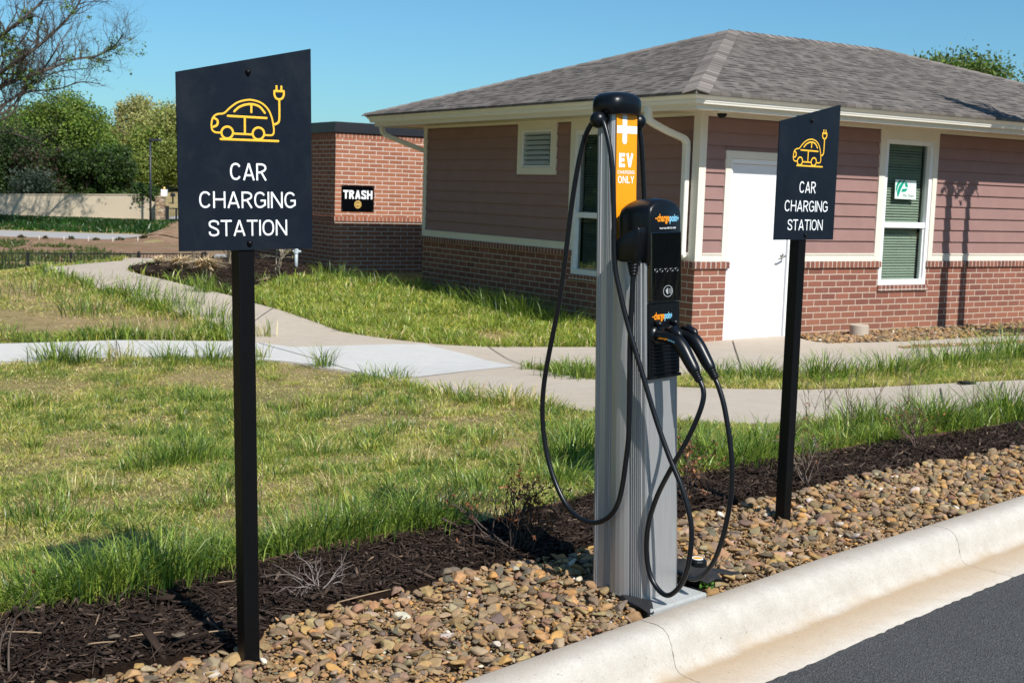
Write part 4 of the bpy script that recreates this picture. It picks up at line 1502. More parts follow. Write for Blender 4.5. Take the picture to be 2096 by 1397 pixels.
gut = ring([(.600, 2.738), (.652, 2.738), (.655, 2.752), (.664, 2.766), (.666, 2.788), (.686, 2.803), (.700, 2.822), (.700, 2.846), (.690, 2.846), (.688, 2.835), (.600, 2.835)], 'gutter', M['gutter'], bld)
gut['label'] = 'cream metal gutter along the eave'
ring([(.560, 2.680), (.598, 2.680), (.598, 2.831), (.560, 2.831)], 'fascia', M['cream'], bld)
ring([(.0, 2.700), (.559, 2.700), (.559, 2.712), (.0, 2.712)], 'soffit', M['soffit'], bld)


def downspout(pts, parent):
    mb = MB()
    P = catmull(pts, 5)
    rings = []
    for i, p in enumerate(P):
        d = np.array(P[min(i + 1, len(P) - 1)]) - np.array(P[max(i - 1, 0)])
        d = d / np.linalg.norm(d)
        s = np.array([0, 1, 0.]) if abs(d[1]) < .9 else np.array([1, 0, 0.])
        s = s - d * (s @ d); s /= np.linalg.norm(s)
        w = np.cross(d, s)
        p = np.array(p)
        k = 1.0 + (.04 if (i % 2 and .02 < abs(d[0]) < .98) else 0)
        rings.append([tuple(p + s * a * .044 * k + w * b * .033 * k) for a, b in ((-1, -.75), (-.75, -1), (.75, -1), (1, -.75), (1, .75), (.75, 1), (-.75, 1), (-1, .75))])
    mb.loft(rings)
    return mb.build('downspout', M['gutter'], parent)


dsp = downspout([(-.620, .215, 2.745), (-.620, .215, 2.655), (-.610, .212, 2.60), (-.56, .208, 2.555), (-.34, .195, 2.47), (-.13, .182, 2.405), (-.075, .18, 2.37), (-.058, .18, 2.30), (-.055, .18, 1.95), (-.055, .18, 1.12), (-.052, .18, 1.06), (-.03, .18, 1.02)], bld)
dsp['label'] = 'cream downspout bending back to the corner of the wall'
dsp2 = downspout([(-.45, 7.26, 2.745), (-.45, 7.26, 2.64), (-.43, 7.24, 2.58), (-.36, 7.18, 2.53), (-.12, 7.0, 2.42), (.12, 6.82, 2.31), (.17, 6.76, 2.25), (.18, 6.75, 1.6), (.18, 6.75, .1)], bld)
m = MB()
m.box(-.055, .095, -.40, -.25, 2.675, 2.70)
dm = m.build('camera_dome', M['cream'], bld, bevel=.006)
dm['label'] = 'small dark security camera dome under the eave corner'
m = MB()
m.ball((.02, -.325, 2.675), .058, 16, 10)
m.build('dome', M['black_gloss'], dm, shade=True)

# notice stuck inside the right window
ws = thing('window_notice', 'pale square notice with a green leaf emblem in the right window', 'notice', bld.matrix_basis @ Vector((0, 0, 0)), BROT)
ws.location = tuple(O0)


def wloc(px, py, yy=.0445):                        # photo pixel to the plane of the glass, in building axes
    p = on_plane(px, py, O0 + yy * L, L) - O0
    return p @ U, p[2]


wz = lambda X, Y: wloc(1780 + X / 7.761, 250 + Y / 7.761, .0555)
q = [wz(413, 908), wz(742, 930), wz(735, 1230), wz(398, 1215)]
MB().prism(q, .0555, .0575, 'y').build('sheet', M['paper'], ws)
m = MB()
for poly in ([(470, 925), (522, 922), (455, 1010), (428, 1112), (418, 1075), (420, 1020), (440, 965)], [(540, 920), (575, 920), (505, 1050), (450, 1195), (436, 1170), (434, 1110), (470, 1010)],
             [(585, 945), (608, 1000), (606, 1035), (572, 1035), (555, 975)], [(520, 1060), (606, 1055), (570, 1108), (500, 1110)]):
    m.add([(wz(a, b)[0], .0550, wz(a, b)[1]) for a, b in poly], [list(range(len(poly)))])
m.build('emblem', M['green_ink'], ws)
m = MB()
x0, z0 = wz(530, 1185); x1, z1 = wz(706, 1150)
put_text(m, 'Ply Gem', x0, x1, z0 - .012, z1, .0550, .01)
m.build('lettering', M['dark_ink'], ws)

# ------------------------------------------------------------------ brick store for the bins
st = thing('brick_store', 'flat roofed orange brick bin store with black coping behind the building', 'bin store', (*UL(*TRASH_UL), 0.0), BROT)
m = MB()
m.box(0, 4.6, 0, .2, -.3, .99); m.box(0, .2, .2, 5.2, -.3, .99); m.box(4.4, 4.6, .2, 5.2, -.3, .99); m.box(.2, 4.4, 5.0, 5.2, -.3, .99)
m.box(0, 4.6, 0, .2, 1.07, 2.43); m.box(0, .2, .2, 5.2, 1.07, 2.43); m.box(4.4, 4.6, .2, 5.2, 1.07, 2.43); m.box(.2, 4.4, 5.0, 5.2, 1.07, 2.43)
m.build('brick_wall', M['brick_store'], st)
m = MB()
for z0, z1, p in ((.991, 1.069, .018), (2.431, 2.515, .004)):
    m.box(-p, 4.6, -p, .15, z0, z1); m.box(-p, .15, .152, 5.2, z0, z1)
m.build('soldier_course', M['brick_store_cap'], st)
m = MB()
m.box(-.035, 4.64, -.035, 5.24, 2.517, 2.70)
m.build('coping', M['coping'], st, bevel=.006)
sg = thing('bin_sign', 'black plate lettered TRASH on the sunlit orange brick wall', 'sign', (*UL(*TRASH_UL), 0.0), BROT)
P0 = np.array([*UL(*TRASH_UL), 0.0])


def tloc(px, py):
    p = on_plane(px, py, P0 - .012 * L, L) - P0
    return p @ U, p[2]


(xa, za), (xb, zb) = tloc(699.5, 378.5), tloc(765, 433.5)
MB().box(xa, xb, -.012, -.003, zb, za).build('plate', M['black_gloss'], sg, bevel=.002)
m = MB()
(x0, z0), (x1, z1) = tloc(702.5, 406.5), tloc(762.5, 390.5)
put_strokes(m, 'TRASH', x0, x1, z0, z1, -.0132, .215)
m.build('lettering', M['ink'], sg)
cxx, czz = tloc(732.5, 418.5)
m = MB()
rr_ = .068
for r0, r1 in ((rr_, rr_ * .80), (rr_ * .60, rr_ * .44)):
    n = 28
    vs = [(cxx + r * math.cos(2 * math.pi * k / n), -.0132, czz + r * math.sin(2 * math.pi * k / n)) for r in (r0, r1) for k in range(n)]
    fs = [(k, (k + 1) % n, n + (k + 1) % n, n + k) for k in range(n) if not (r0 < rr_ and k in (6, 7, 20, 21))]
    m.add(vs, fs)
for dx_ in (-.016, .016):
    m.add([(cxx + dx_ - .006, -.0134, czz - .05), (cxx + dx_ + .006, -.0134, czz - .05), (cxx + dx_ + .006, -.0134, czz + .05), (cxx + dx_ - .006, -.0134, czz + .05)], [(0, 1, 2, 3)])
m.add([(cxx - .05, -.0136, czz - .006), (cxx + .05, -.0136, czz - .006), (cxx + .05, -.0136, czz + .006), (cxx - .05, -.0136, czz + .006)], [(0, 1, 2, 3)])
m.build('emblem', M['gold'], sg)
for x, z in ((xa + .02, za - .02), (xb - .02, za - .02), (xa + .02, zb + .02), (xb - .02, zb + .02)):
    MB().ball((x, -.0125, z), .006, 8, 6).build('screw', M['steel'], sg)
# standpipe by the store
gp = G(606, 553)
pp = thing('standpipe', 'short pale plastic pipe standing by the shaded brick store wall', 'pipe', gp)
MB().tube([(0, 0, -.05), (0, 0, .40)], .030, 12).build('pipe', M['pipe'], pp, True)
m = MB(); m.tube([(0, 0, .30), (0, 0, .37)], .042, 12); m.tube([(-.06, 0, .335), (.085, 0, .335)], .02, 8); m.build('coupling', M['pipe'], pp)
MB().tube([(0, 0, .40), (0, 0, .62)], .024, 10).build('riser', M['iron'], pp)

# ------------------------------------------------------------------ charging post (x along the kerb, y away from the road, z up)
CB = np.array([.516, 4.485, .15])
CM = lean_matrix(CB, math.pi / 4, .029)
chg = thing('charging_post', 'silver and black two cable electric car charging post with orange EV ONLY strip', 'charger', matrix=CM)
SH = .023                                          # the front leans back a little as it rises


def shear(mb):
    mb.v = [(x, y + SH * z, z) for x, y, z in mb.v]
    return mb


def ped_section():
    left = [(.010, .0), (.003, .003), (.0, .010), (.0, .022)]
    y = .024
    for i in range(6):
        left += [(.0, y), (-.0035, y + .0022), (-.0035, y + .0048), (.0, y + .0068)]
        y += .0092
    left += [(.0, .082), (-.003, .088), (-.0075, .104), (-.010, .125), (-.0095, .145), (-.0065, .162), (-.001, .174), (-.001, .178), (.003, .1795), (.003, .183), (.0, .1845), (.006, .188)]
    right = [(.18 - x, y) for x, y in left]
    front = [(.168, .0), (.1675, .0015), (.1655, .0015), (.165, .0), (.015, .0), (.0145, .0015), (.0125, .0015), (.012, .0)]
    return left[::-1] + front[::-1] + right


sec = ped_section()
m = MB()
rings = []
for z in (.0, .4, .8, 1.22):
    rings.append([(x, y + SH * z * max(0, 1 - y / .19), z) for x, y in sec])
m.loft(rings)
m.build('pedestal', M['alu'], chg)


def mast_section():
    left = [(.030, .190), (.022, .1915), (.016, .196), (.0135, .199)]
    y = .201
    for i in range(3):
        left += [(.0125, y), (.0092, y + .0015), (.0092, y + .0040), (.0125, y + .0055)]
        y += .0075
    left += [(.012, .226), (.0125, .250), (.0095, .2515), (.0095, .2545), (.0125, .256), (.0125, .259), (.0095, .2605), (.0095, .2635), (.0125, .265), (.014, .272), (.022, .278)]
    right = [(.148 - x, y) for x, y in left]
    return left[::-1] + right


sec = mast_section()
m = MB()
m.loft([[(x, y, z) for x, y in sec] for z in (.0, .6, 1.2, 1.742)])
m.build('mast', M['alu'], chg)


def sup(cx, cy, a, b, z, n=36, e=3.2):
    out = []
    for k in range(n):
        t = 2 * math.pi * k / n
        c, s = math.cos(t), math.sin(t)
        out.append((cx + a * math.copysign(abs(c) ** (2 / e), c), cy + b * math.copysign(abs(s) ** (2 / e), s), z))
    return out


m = MB()
rings = [sup(.072, .232, .080, .062, 1.738), sup(.072, .232, .086, .068, 1.742), sup(.072, .232, .087, .069, 1.775), sup(.072, .232, .085, .068, 1.790), sup(.072, .234, .078, .063, 1.802), sup(.074, .237, .060, .052, 1.813), sup(.076, .240, .035, .036, 1.819), sup(.077, .241, .012, .014, 1.8205)]
m.loft(rings)
m.build('cap', M['black_plastic'], chg, shade=True)
m = MB()
m.box(.018, .130, .1855, .1895, 1.20, 1.738)
strip = m.build('sign_strip', M['orange'], chg)
m = MB()
yv = .1850
m.prism([(.061 + .0125 * math.cos(a), 1.646 + .0125 * math.sin(a)) for a in np.linspace(math.pi, 2 * math.pi, 12)] + [(.0735, 1.737), (.0485, 1.737)], yv - .0002, yv, 'y')
m.box(.0185, .0482, yv - .0002, yv, 1.672, 1.699)
m.box(.0738, .1295, yv - .0002, yv, 1.672, 1.699)
m.build('plus_symbol', M['ink'], strip)
for tx, x0, x1, z0, z1, tk in (('EV', .030, .112, 1.552, 1.602, .24), ('CHARGING', .024, .118, 1.528, 1.541, .17), ('ONLY', .026, .116, 1.495, 1.521, .16)):
    m = MB()
    put_strokes(m, tx, x0, x1, z0, z1, yv, tk)
    m.build('lettering', M['ink'], strip)
for x, y in ((-.030, .232), (.170, .215)):
    m = MB()
    m.ball((x, y, 1.718), .030, 20, 12)
    m.tube([(x, y, 1.718), (.072, y, 1.728)], .018, 12)
    m.build('cable_guide', M['black_plastic'], chg, shade=True)

# head
arch = [(.0, 1.215), (.0, 1.385), (.003, 1.402), (.010, 1.414), (.032, 1.428), (.060, 1.437), (.090, 1.440), (.120, 1.437), (.148, 1.428), (.170, 1.414), (.177, 1.402), (.180, 1.385), (.180, 1.215)]


def arch_ring(y, gx, top):
    out = []
    for x, z in arch:
        k = max(0, z - 1.37)
        out.append((.09 + (x - .09) * gx, y, z if z < 1.25 else 1.25 + (z - 1.25) * top))
    return out


m = MB()
m.loft([arch_ring(-.016, .93, .93), arch_ring(-.012, .975, .972), arch_ring(-.002, 1.0, .995), arch_ring(.03, 1.01, 1.02), (arch_ring(.10, 1.01, .98)), arch_ring(.120, .99, .93), arch_ring(.128, .95, .86)])
shear(m)
hd = m.build('head', M['black_plastic'], chg, shade=False, bevel=.004)
hd.data.polygons.foreach_set('use_smooth', [True] * len(hd.data.polygons))
for sx, x0, x1, pr in ((-1, -.046, .004, [(.006, 1.232), (.016, 1.220), (.088, 1.220), (.100, 1.232), (.102, 1.285), (.096, 1.298), (.006, 1.345), (-.004, 1.340), (-.006, 1.32)]),
                       (1, .176, .214, [(.012, 1.235), (.020, 1.225), (.090, 1.225), (.10, 1.235), (.10, 1.29), (.09, 1.30), (.020, 1.338), (.012, 1.33)])):
    m = MB()
    m.prism(pr, x0, x1, 'x')
    shear(m)
    lb = m.build('cable_housing', M['black_plastic'], chg, bevel=.007)
    lb.data.polygons.foreach_set('use_smooth', [True] * len(lb.data.polygons))
    m = MB()
    gx_, gy_ = (x0 + x1) / 2 + (-.002 if sx < 0 else .0), .067
    for i in range(5):
        z = 1.226 - i * .011
        r = .025 - i * .0026
        m.tube([(gx_, gy_, z), (gx_, gy_, z - .003), (gx_, gy_, z - .008), (gx_, gy_, z - .0115)], [r * .86, r, r * .96, r * .8], 16)
    m.build('cable_gland', M['rubber'], lb, shade=True)
# screen, lower panel
m = MB()
m.box(.004, .176, -.020, -.0, 1.078, 1.325)
shear(m)
scn = m.build('screen', M['screen'], chg, bevel=.004)
m = MB()
cx_, cz_ = .096, 1.115
n = 32
for r0, r1 in ((1.0, .90),):
    vs = [(cx_ + .027 * r * math.cos(2 * math.pi * k / n), -.0206, cz_ + .0205 * r * math.sin(2 * math.pi * k / n)) for r in (r0, r1) for k in range(n)]
    m.add(vs, [(k, (k + 1) % n, n + (k + 1) % n, n + k) for k in range(n)])
m.add([(cx_ - .013 + a, -.0206, cz_ + b) for a, b in ((.0, .004), (.004, .007), (.010, .011), (.014, .011), (.014, -.011), (.009, -.010), (.003, -.005))], [list(range(7))])
for k in range(3):
    a0 = .006 + k * .0055
    pts = [(cx_ + a0 + .004 * math.cos(t), cz_ + (.009 + .001 * k) * math.sin(t)) for t in np.linspace(-1.2, 1.2, 8)]
    vs = [(p[0] + d, -.0206, p[1]) for p in pts for d in (-.0010, .0010)]
    m.add(vs, [(2 * i, 2 * i + 1, 2 * i + 3, 2 * i + 2) for i in range(7)])
shear(m)
m.build('tap_symbol', M['grey_ink'], scn)
m = MB()
for k in range(5):
    c0 = (.030 + k * .029, -.0212, 1.190)
    m.tube([(c0[0] + .008 * math.cos(t), c0[1], c0[2] + .0065 * math.sin(t)) for t in np.linspace(0, 2 * math.pi, 17)], .0008, 6, False)
shear(m)
m.build('touch_key', M['steel'], scn)
m = MB()
m.box(.004, .176, -.010, -.0, .818, 1.074)
for k in range(9):
    z = .826 + k * .0125
    m.prism([(-.010, z), (-.0155, z + .002), (-.0155, z + .0055), (-.010, z + .0095)], .012, .168, 'x')
m.box(.002, .178, -.016, -.0, .806, .817)
shear(m)
pnl = m.build('lower_panel', M['black_plastic'], chg, bevel=.0015)
def logo(x0, x1, z0, z1, y, parent):
    xm = x0 + (x1 - x0) * .60
    mo, mbl = MB(), MB()
    h = z1 - z0
    put_text(mo, 'charge', x0 + (x1 - x0) * .09, xm, z0 - h * .0, z1, y, .03)
    mo.box(x0, x0 + (x1 - x0) * .08, y - .0001, y, z0 + h * .50, z0 + h * .60)
    put_text(mbl, 'poin', xm + .0015, x0 + (x1 - x0) * .92, z0 - h * .0, z0 + h * .94, y, .03)
    mbl.box(x0 + (x1 - x0) * .93, x1, y - .0001, y, z0 + h * .50, z0 + h * .60)
    xc = x0 + (x1 - x0) * .962
    mbl.box(xc - .0012, xc + .0012, y - .00025, y - .00012, z0 + h * .32, z0 + h * .78)
    shear(mo); shear(mbl)
    w_ = mo.build('logo', M['logo_orange'], parent)
    mbl.build('logo', M['logo_blue'], parent)


logo(.030, .162, 1.352, 1.388, -.0172, hd)
logo(.020, .132, 1.008, 1.042, -.0108, pnl)
m = MB()
put_text(m, 'Need help? 888 758 4389', .050, .140, 1.333, 1.341, -.0210, .01)
shear(m)
m.build('lettering', M['ink'], scn)
# holsters and plugs
for x in (.040, .130):
    m = MB()
    m.tube([(x, .012, .964 - .001), (x, -.020, .963)], [.034, .030], 18)
    m.tube([(x, -.006, 1.000), (x, -.024, 1.004), (x, -.036, .998)], [.013, .011, .007], 8)
    shear(m)
    m.build('holster', M['black_plastic'], pnl, shade=True)
    m = MB()
    P = catmull([(x, .012, .962), (x, -.040, .960), (x, -.078, .951), (x, -.108, .925), (x, -.135, .888), (x, -.158, .856), (x, -.166, .845)], 5)
    k = len(P)
    R = np.interp(np.linspace(0, 1, k), [0, .25, .42, .6, .8, .93, 1], [.0225, .0235, .0255, .0240, .0215, .0185, .0165])
    m.tube(P, list(R), 18)
    pg = m.build('plug', M['black_plastic'], chg, shade=True)
    m = MB()
    m.tube([(x, -.030, .983), (x, -.062, .9855), (x, -.090, .972), (x, -.101, .956)], [.006, .013, .014, .006], 10)
    m.build('latch', M['black_plastic'], pg, shade=True)
    m = MB()
    d = np.array([0, -.58, -.81])
    for i in range(5):
        c = np.array([x, -.160, .851]) + d * i * .0085
        m.tube([c, c + d * .002, c + d * .0055, c + d * .0075], [.0145, .0185 - i * .0011, .0180 - i * .0011, .0135 - i * .0005], 14)
    m.build('strain_relief', M['rubber'], pg, shade=True)
    if x < .1:
        m = MB()
        m.v = []
        put_text(m, 'charge', -.012, .030, 0, .009, 0, .03)
        m.v = [(x - .0246, -.030 + .0 - a, .950 + c) for a, b, c in m.v]
        m.build('logo', M['logo_orange'], pg)
        m = MB()
        put_text(m, 'point', .032, .062, 0, .0085, 0, .03)
        m.v = [(x - .0253, -.030 - a, .949 - (a - .03) * .25 + c) for a, b, c in m.v]
        m.build('logo', M['logo_blue'], pg)
c1 = [(-.023, .067, 1.20), (-.024, .067, 1.16), (-.031, .071, .937), (-.035, .067, .676), (-.035, .076, .533), (-.036, .120, .335), (-.038, .235, .256), (-.040, .365, .304), (-.042, .462, .480), (-.043, .483, .717), (-.042, .398, 1.092), (-.040, .341, 1.451), (-.037, .296, 1.640),
      (-.033, .250, 1.716), (-.033, .225, 1.722), (-.036, .196, 1.695), (-.040, .158, 1.571), (-.044, .141, 1.366), (-.047, .132, 1.211), (-.042, .107, 1.100), (-.034, .069, .972), (-.026, .020, .837), (-.014, -.038, .672), (-.006, -.090, .552), (.0, -.155, .424), (.002, -.190, .292),
      (.001, -.165, .130), (.0, -.095, .048), (.0, -.028, .078), (.0, .004, .158), (-.003, .000, .276), (-.004, -.040, .396), (.002, -.104, .518), (.012, -.160, .620), (.024, -.192, .700), (.034, -.204, .755), (.039, -.200, .790), (.040, -.184, .820)]
c2 = [(.168, .214, 1.720), (.176, .212, 1.690), (.187, .21, 1.62), (.205, .21, 1.45), (.214, .20, 1.2), (.216, .19, .7), (.218, .16, .28), (.214, .09, .095), (.195, -.01, .062), (.165, -.10, .076), (.140, -.185, .160), (.132, -.236, .290), (.130, -.262, .438), (.130, -.256, .575),
      (.130, -.226, .716), (.130, -.200, .786), (.130, -.184, .815)]
c3 = [(.195, .067, 1.20), (.196, .075, 1.12), (.200, .13, .9), (.205, .20, .6), (.200, .235, .25), (.16, .275, .10), (.12, .28, -.05)]
for c in (c1, c2, c3):
    MB().tube(catmull(c, 7), .0093, 10).build('cable', M['rubber'], chg, True)

# concrete footing, weed fabric, buried cover
pad = thing('charger_footing', 'grey concrete footing block under the charging post', 'footing', CB, math.pi / 4)
m = MB()
m.prism([(-.09, -.085), (.245, -.085), (.245, .25), (.03, .25), (.015, .02)], -.25, .008, 'z')
m.build('block', M['pad'], pad, bevel=.008)
fab = thing('weed_fabric', 'torn black weed fabric at the left foot of the charger', 'fabric', CB, math.pi / 4)
m = MB()
fl = [(.0, -.02), (-.004, .10), (-.035, .095), (-.062, .035), (-.082, -.03), (-.100, -.088), (-.075, -.092), (-.02, -.035)]
pts = [Vector(p) for p in fl]
gpt = [Vector((a, b)) for a in np.arange(-.095, .0, .012) for b in np.arange(-.085, .1, .012) if inside(np.array([[a, b]]), fl)[0]]
vo, _, f_, *_ = delaunay_2d_cdt(pts + gpt, [(i, (i + 1) % len(pts)) for i in range(len(pts))], [], 1, 1e-5)
m.add([(v[0], v[1], .004 + .005 * math.sin(v[0] * 70 + 1) * math.cos(v[1] * 38) + .012 * max(0, 1 - abs(v[0] + .03) / .04) * max(0, 1 - abs(v[1] + .03) / .06)) for v in vo], f_)
fo = m.build('sheet', M['fabric'], fab, True)
s_ = fo.modifiers.new('thick', 'SOLIDIFY'); s_.thickness = .003
fab2 = thing('weed_fabric', 'black weed fabric flap with folded point right of the charger', 'fabric', CB, math.pi / 4)
m = MB()
fl = [(.25, .24), (.30, .26), (.34, .215), (.395, .15), (.44, .08), (.475, -.02), (.48, -.072), (.43, -.055), (.385, -.03), (.36, -.04), (.345, -.078), (.30, -.082), (.255, -.075), (.25, .05)]
pts = [Vector((a, b)) for a, b in fl]
gpt = [Vector((a, b)) for a in np.arange(.26, .48, .025) for b in np.arange(-.07, .26, .025) if inside(np.array([[a, b]]), fl)[0]]
vo, _, f_, *_ = delaunay_2d_cdt(pts + gpt, [(i, (i + 1) % len(pts)) for i in range(len(pts))], [], 1, 1e-5)
m.add([(v[0], v[1], .030 + .055 * max(0, 1 - abs(v[0] - .31) / .14) * max(0, 1 - abs(v[1] - .08) / .22) + .008 * math.sin(v[0] * 60) * math.cos(v[1] * 45)) for v in vo], f_)
fo = m.build('sheet', M['fabric'], fab2, True)
s_ = fo.modifiers.new('thick', 'SOLIDIFY'); s_.thickness = .002
cov = thing('buried_cover', 'round black plastic cap with orange disc beside the charger footing', 'cap', CB, math.pi / 4)
m = MB()
cc = (.335, .035)
m.tube([(*cc, -.05), (*cc, .085), (*cc, .092)], [.038, .036, .030], 20)
bd = m.build('body', M['black_plastic'], cov, shade=False, bevel=.002)
m = MB()
m.tube([(*cc, .0925), (*cc, .0945)], [.019, .018], 20)
m.build('disc', M['orange'], bd)
m = MB()
m.tube([(cc[0] + .020 * math.cos(t), cc[1] + .020 * math.sin(t), .0938) for t in np.linspace(0, 2 * math.pi, 21)], .0022, 6, False)
m.build('rim', M['ink'], bd, True)

# ------------------------------------------------------------------ the two charging signs (x along the plate, y behind it)
SG1 = lean_matrix(at_z(509, 1349, .150), math.radians(39), .0225)
SG1i = np.array(SG1.inverted())


def sloc(px, py, y=-.0285):                        # photo pixel to the plane of the plate
    d = SG1i[:3, :3] @ ray(px, py)
    o_ = SG1i[:3, :3] @ np.array([0, 0, EYE]) + SG1i[:3, 3]
    p = o_ + d * ((y - o_[1]) / d[1])
    return p[0], p[2]


cl = lambda X, Y: sloc(340 + X / 3.0375, 80 + Y / 3.0375)
sg1 = thing('charging_sign', 'large near black CAR CHARGING STATION sign with slanted top on black post by the curb', 'sign', matrix=SG1, group='car charging station signs')
q = [sloc(360, 147), sloc(635, 100), sloc(639, 508), sloc(366, 515)]
zt = (q[2][1] + q[3][1]) / 2
xl, xr = (q[0][0] + q[3][0]) / 2, (q[1][0] + q[2][0]) / 2
q = [(xl, q[0][1]), (xr, q[1][1]), (xr, zt), (xl, zt)]
m = MB(); m.box(-.0255, .0255, -.0255, .0255, -.35, (q[0][1] + q[1][1]) / 2 - .012)
m.build('post', M['black_post'], sg1, bevel=.003)
m = MB(); m.prism(q, -.0305, -.0262, 'y')
pl = m.build('plate', M['navy'], sg1)
m = MB()
yl = -.0310
for tx, a, b in (('CAR', (395, 876), (622, 774)), ('CHARGING', (203, 1050), (803, 951)), ('STATION', (262, 1226), (750, 1122))):
    (x0, z0), (x1, z1) = cl(*a), cl(*b)
    m = MB()
    put_strokes(m, tx, x0, x1, z0, z1, yl, .115)
    m.build('lettering', M['ink'], pl)
m = MB()


def stroke(pts, k, wd=.0034, smoothit=True, closed=False):
    P = [cl(*p) for p in pts]
    P3 = [(x, 0, z) for x, z in P]
    if smoothit:
        P3 = catmull(P3, 6)
    o_ = len(m.v)
    m.tube(P3, wd, 10)
    for i in (0, -1):
        m.ball(P3[i], wd * .995, 10, 6)
    m.v[o_:] = [(x, yl + .0008 + y * .16 - k * .00006, z) for x, y, z in m.v[o_:]]


circ = lambda c, r: [(c[0] + r * math.cos(t), c[1] + r * math.sin(t) * 1.03) for t in np.linspace(0, 2 * math.pi, 25)]
stroke([(340, 582), (305, 580), (286, 566), (281, 545), (281, 520), (290, 488), (315, 468), (358, 461), (395, 428), (440, 396), (490, 381), (535, 380), (590, 398), (630, 435), (652, 480), (664, 530), (668, 575), (661, 595), (640, 599), (612, 597)], 0)
stroke([(418, 588), (535, 594)], 1, smoothit=False)
stroke(circ((378, 582), 36), 2, smoothit=False)
stroke(circ((572, 588), 36), 3, smoothit=False)
stroke([(422, 450), (450, 425), (490, 409), (535, 406), (580, 422), (612, 460)], 4)
stroke([(528, 412), (528, 455)], 5, smoothit=False)
stroke([(382, 478), (622, 492)], 6, smoothit=False)
stroke([(487, 487), (488, 588)], 7, smoothit=False)
stroke([(297, 492), (315, 503), (319, 520), (313, 536), (294, 546)], 8)
stroke([(337, 622), (695, 635)], 9, smoothit=False)
stroke([(672, 532), (692, 522), (701, 502), (702, 440), (701, 378)], 10)
stroke([(671, 324), (671, 346), (680, 367), (700, 376), (720, 368), (729, 348), (729, 325)], 11)
stroke([(671, 324), (729, 326)], 12, smoothit=False)
stroke([(684, 320), (684, 295)], 13, smoothit=False)
stroke([(714, 322), (714, 297)], 14, smoothit=False)
m.build('car_pictogram', M['yellow'], pl)
for X, Y in ((505, 205), (516, 1267)):
    x, z = cl(X, Y)
    m = MB()
    m.tube([(x, -.0303, z), (x, -.0345, z), (x, -.039, z), (x, -.041, z)], [.0085, .0085, .0060, .002], 14)
    m.build('bolt', M['black_post'], sg1, True)
sg2 = copy_tree(sg1)
SGP2 = at_z(1602, 1061, .150)
sg2.matrix_world = lean_matrix(SGP2, math.radians(41.5), .002) @ Matrix.Scale(1.018, 4)
sg2['label'] = 'charging sign on the farther post, right of the charger and before the white door'
sg1['label'] = 'larger charging sign on the black post nearest the camera, left of the charger'

# ------------------------------------------------------------------ plants
def leaf_cloud(centres, radii, n, size, cols, seed, squash=1.0, shell=.55, sharp=0.0):
    """many small leaf faces through a set of clumps; returns vertices, loops, sizes, tints"""
    r = np.random.default_rng(seed)
    centres = np.asarray(centres, float); radii = np.asarray(radii, float)
    p = radii ** 2.3; p = p / p.sum()
    k = r.choice(len(centres), n, p=p)
    d = r.normal(size=(n, 3)); d /= np.linalg.norm(d, axis=1)[:, None]
    rad = (shell + (1 - shell) * r.random(n) ** .6) * radii[k] * (1 + .22 * r.normal(size=n))
    C = centres[k] + d * rad[:, None] * np.array([1, 1, squash])
    a = r.normal(size=(n, 3)); a /= np.linalg.norm(a, axis=1)[:, None]
    b = np.cross(a, r.normal(size=(n, 3))); b /= np.linalg.norm(b, axis=1)[:, None]
    s = size * r.uniform(.6, 1.35, n)[:, None]
    V = np.stack([C - a * s, C + b * s * .55, C + a * s, C - b * s * .55], 1)
    clump = r.uniform(.75, 1.2, len(centres))
    col_ = np.asarray(cols)[r.integers(0, len(cols), n)] * (clump[k] * r.uniform(.7, 1.3, n))[:, None]
    return V.reshape(-1, 3), np.arange(4 * n), np.full(n, 4), np.repeat(col_, 4, 0)


def branches(mb, p, d, ln, r, depth, rg, spread=.6, ratio=.72, up=.12, kids=3, tips=None, wob=.18, taper=.62):
    pts = [np.array(p, float)]
    d = np.array(d, float); d /= np.linalg.norm(d)
    k = 4
    for i in range(k):
        d = d + rg.normal(0, wob, 3) + np.array([0, 0, up * .3]); d /= np.linalg.norm(d)
        pts.append(pts[-1] + d * ln / k)
    rs = np.linspace(r, r * taper, k + 1)
    mb.tube(pts, list(rs), 6 if r > .02 else 4, cap=False)
    if tips is not None:
        tips.append((pts[-1], depth))
    if depth <= 0:
        return
    for i in range(kids):
        j = rg.integers(2, k + 1) if i else k
        v = rg.normal(size=3); v -= d * (v @ d); v /= np.linalg.norm(v)
        nd = d + v * spread * rg.uniform(.6, 1.3) + np.array([0, 0, up])
        branches(mb, pts[j], nd, ln * ratio * rg.uniform(.75, 1.2), rs[j] * .72, depth - 1, rg, spread, ratio, up, kids, tips, wob, taper)


def tinted(mb, name, c, parent, var=.2, mat='twig'):
    r = np.random.default_rng(len(mb.v))
    V = np.array(mb.v)
    loops = [i for f in mb.f for i in f]
    return np_mesh(name, V, loops, [len(f) for f in mb.f], M[mat], parent, np.asarray(c)[None] * r.uniform(1 - var, 1 + var, (len(V), 1)), True)


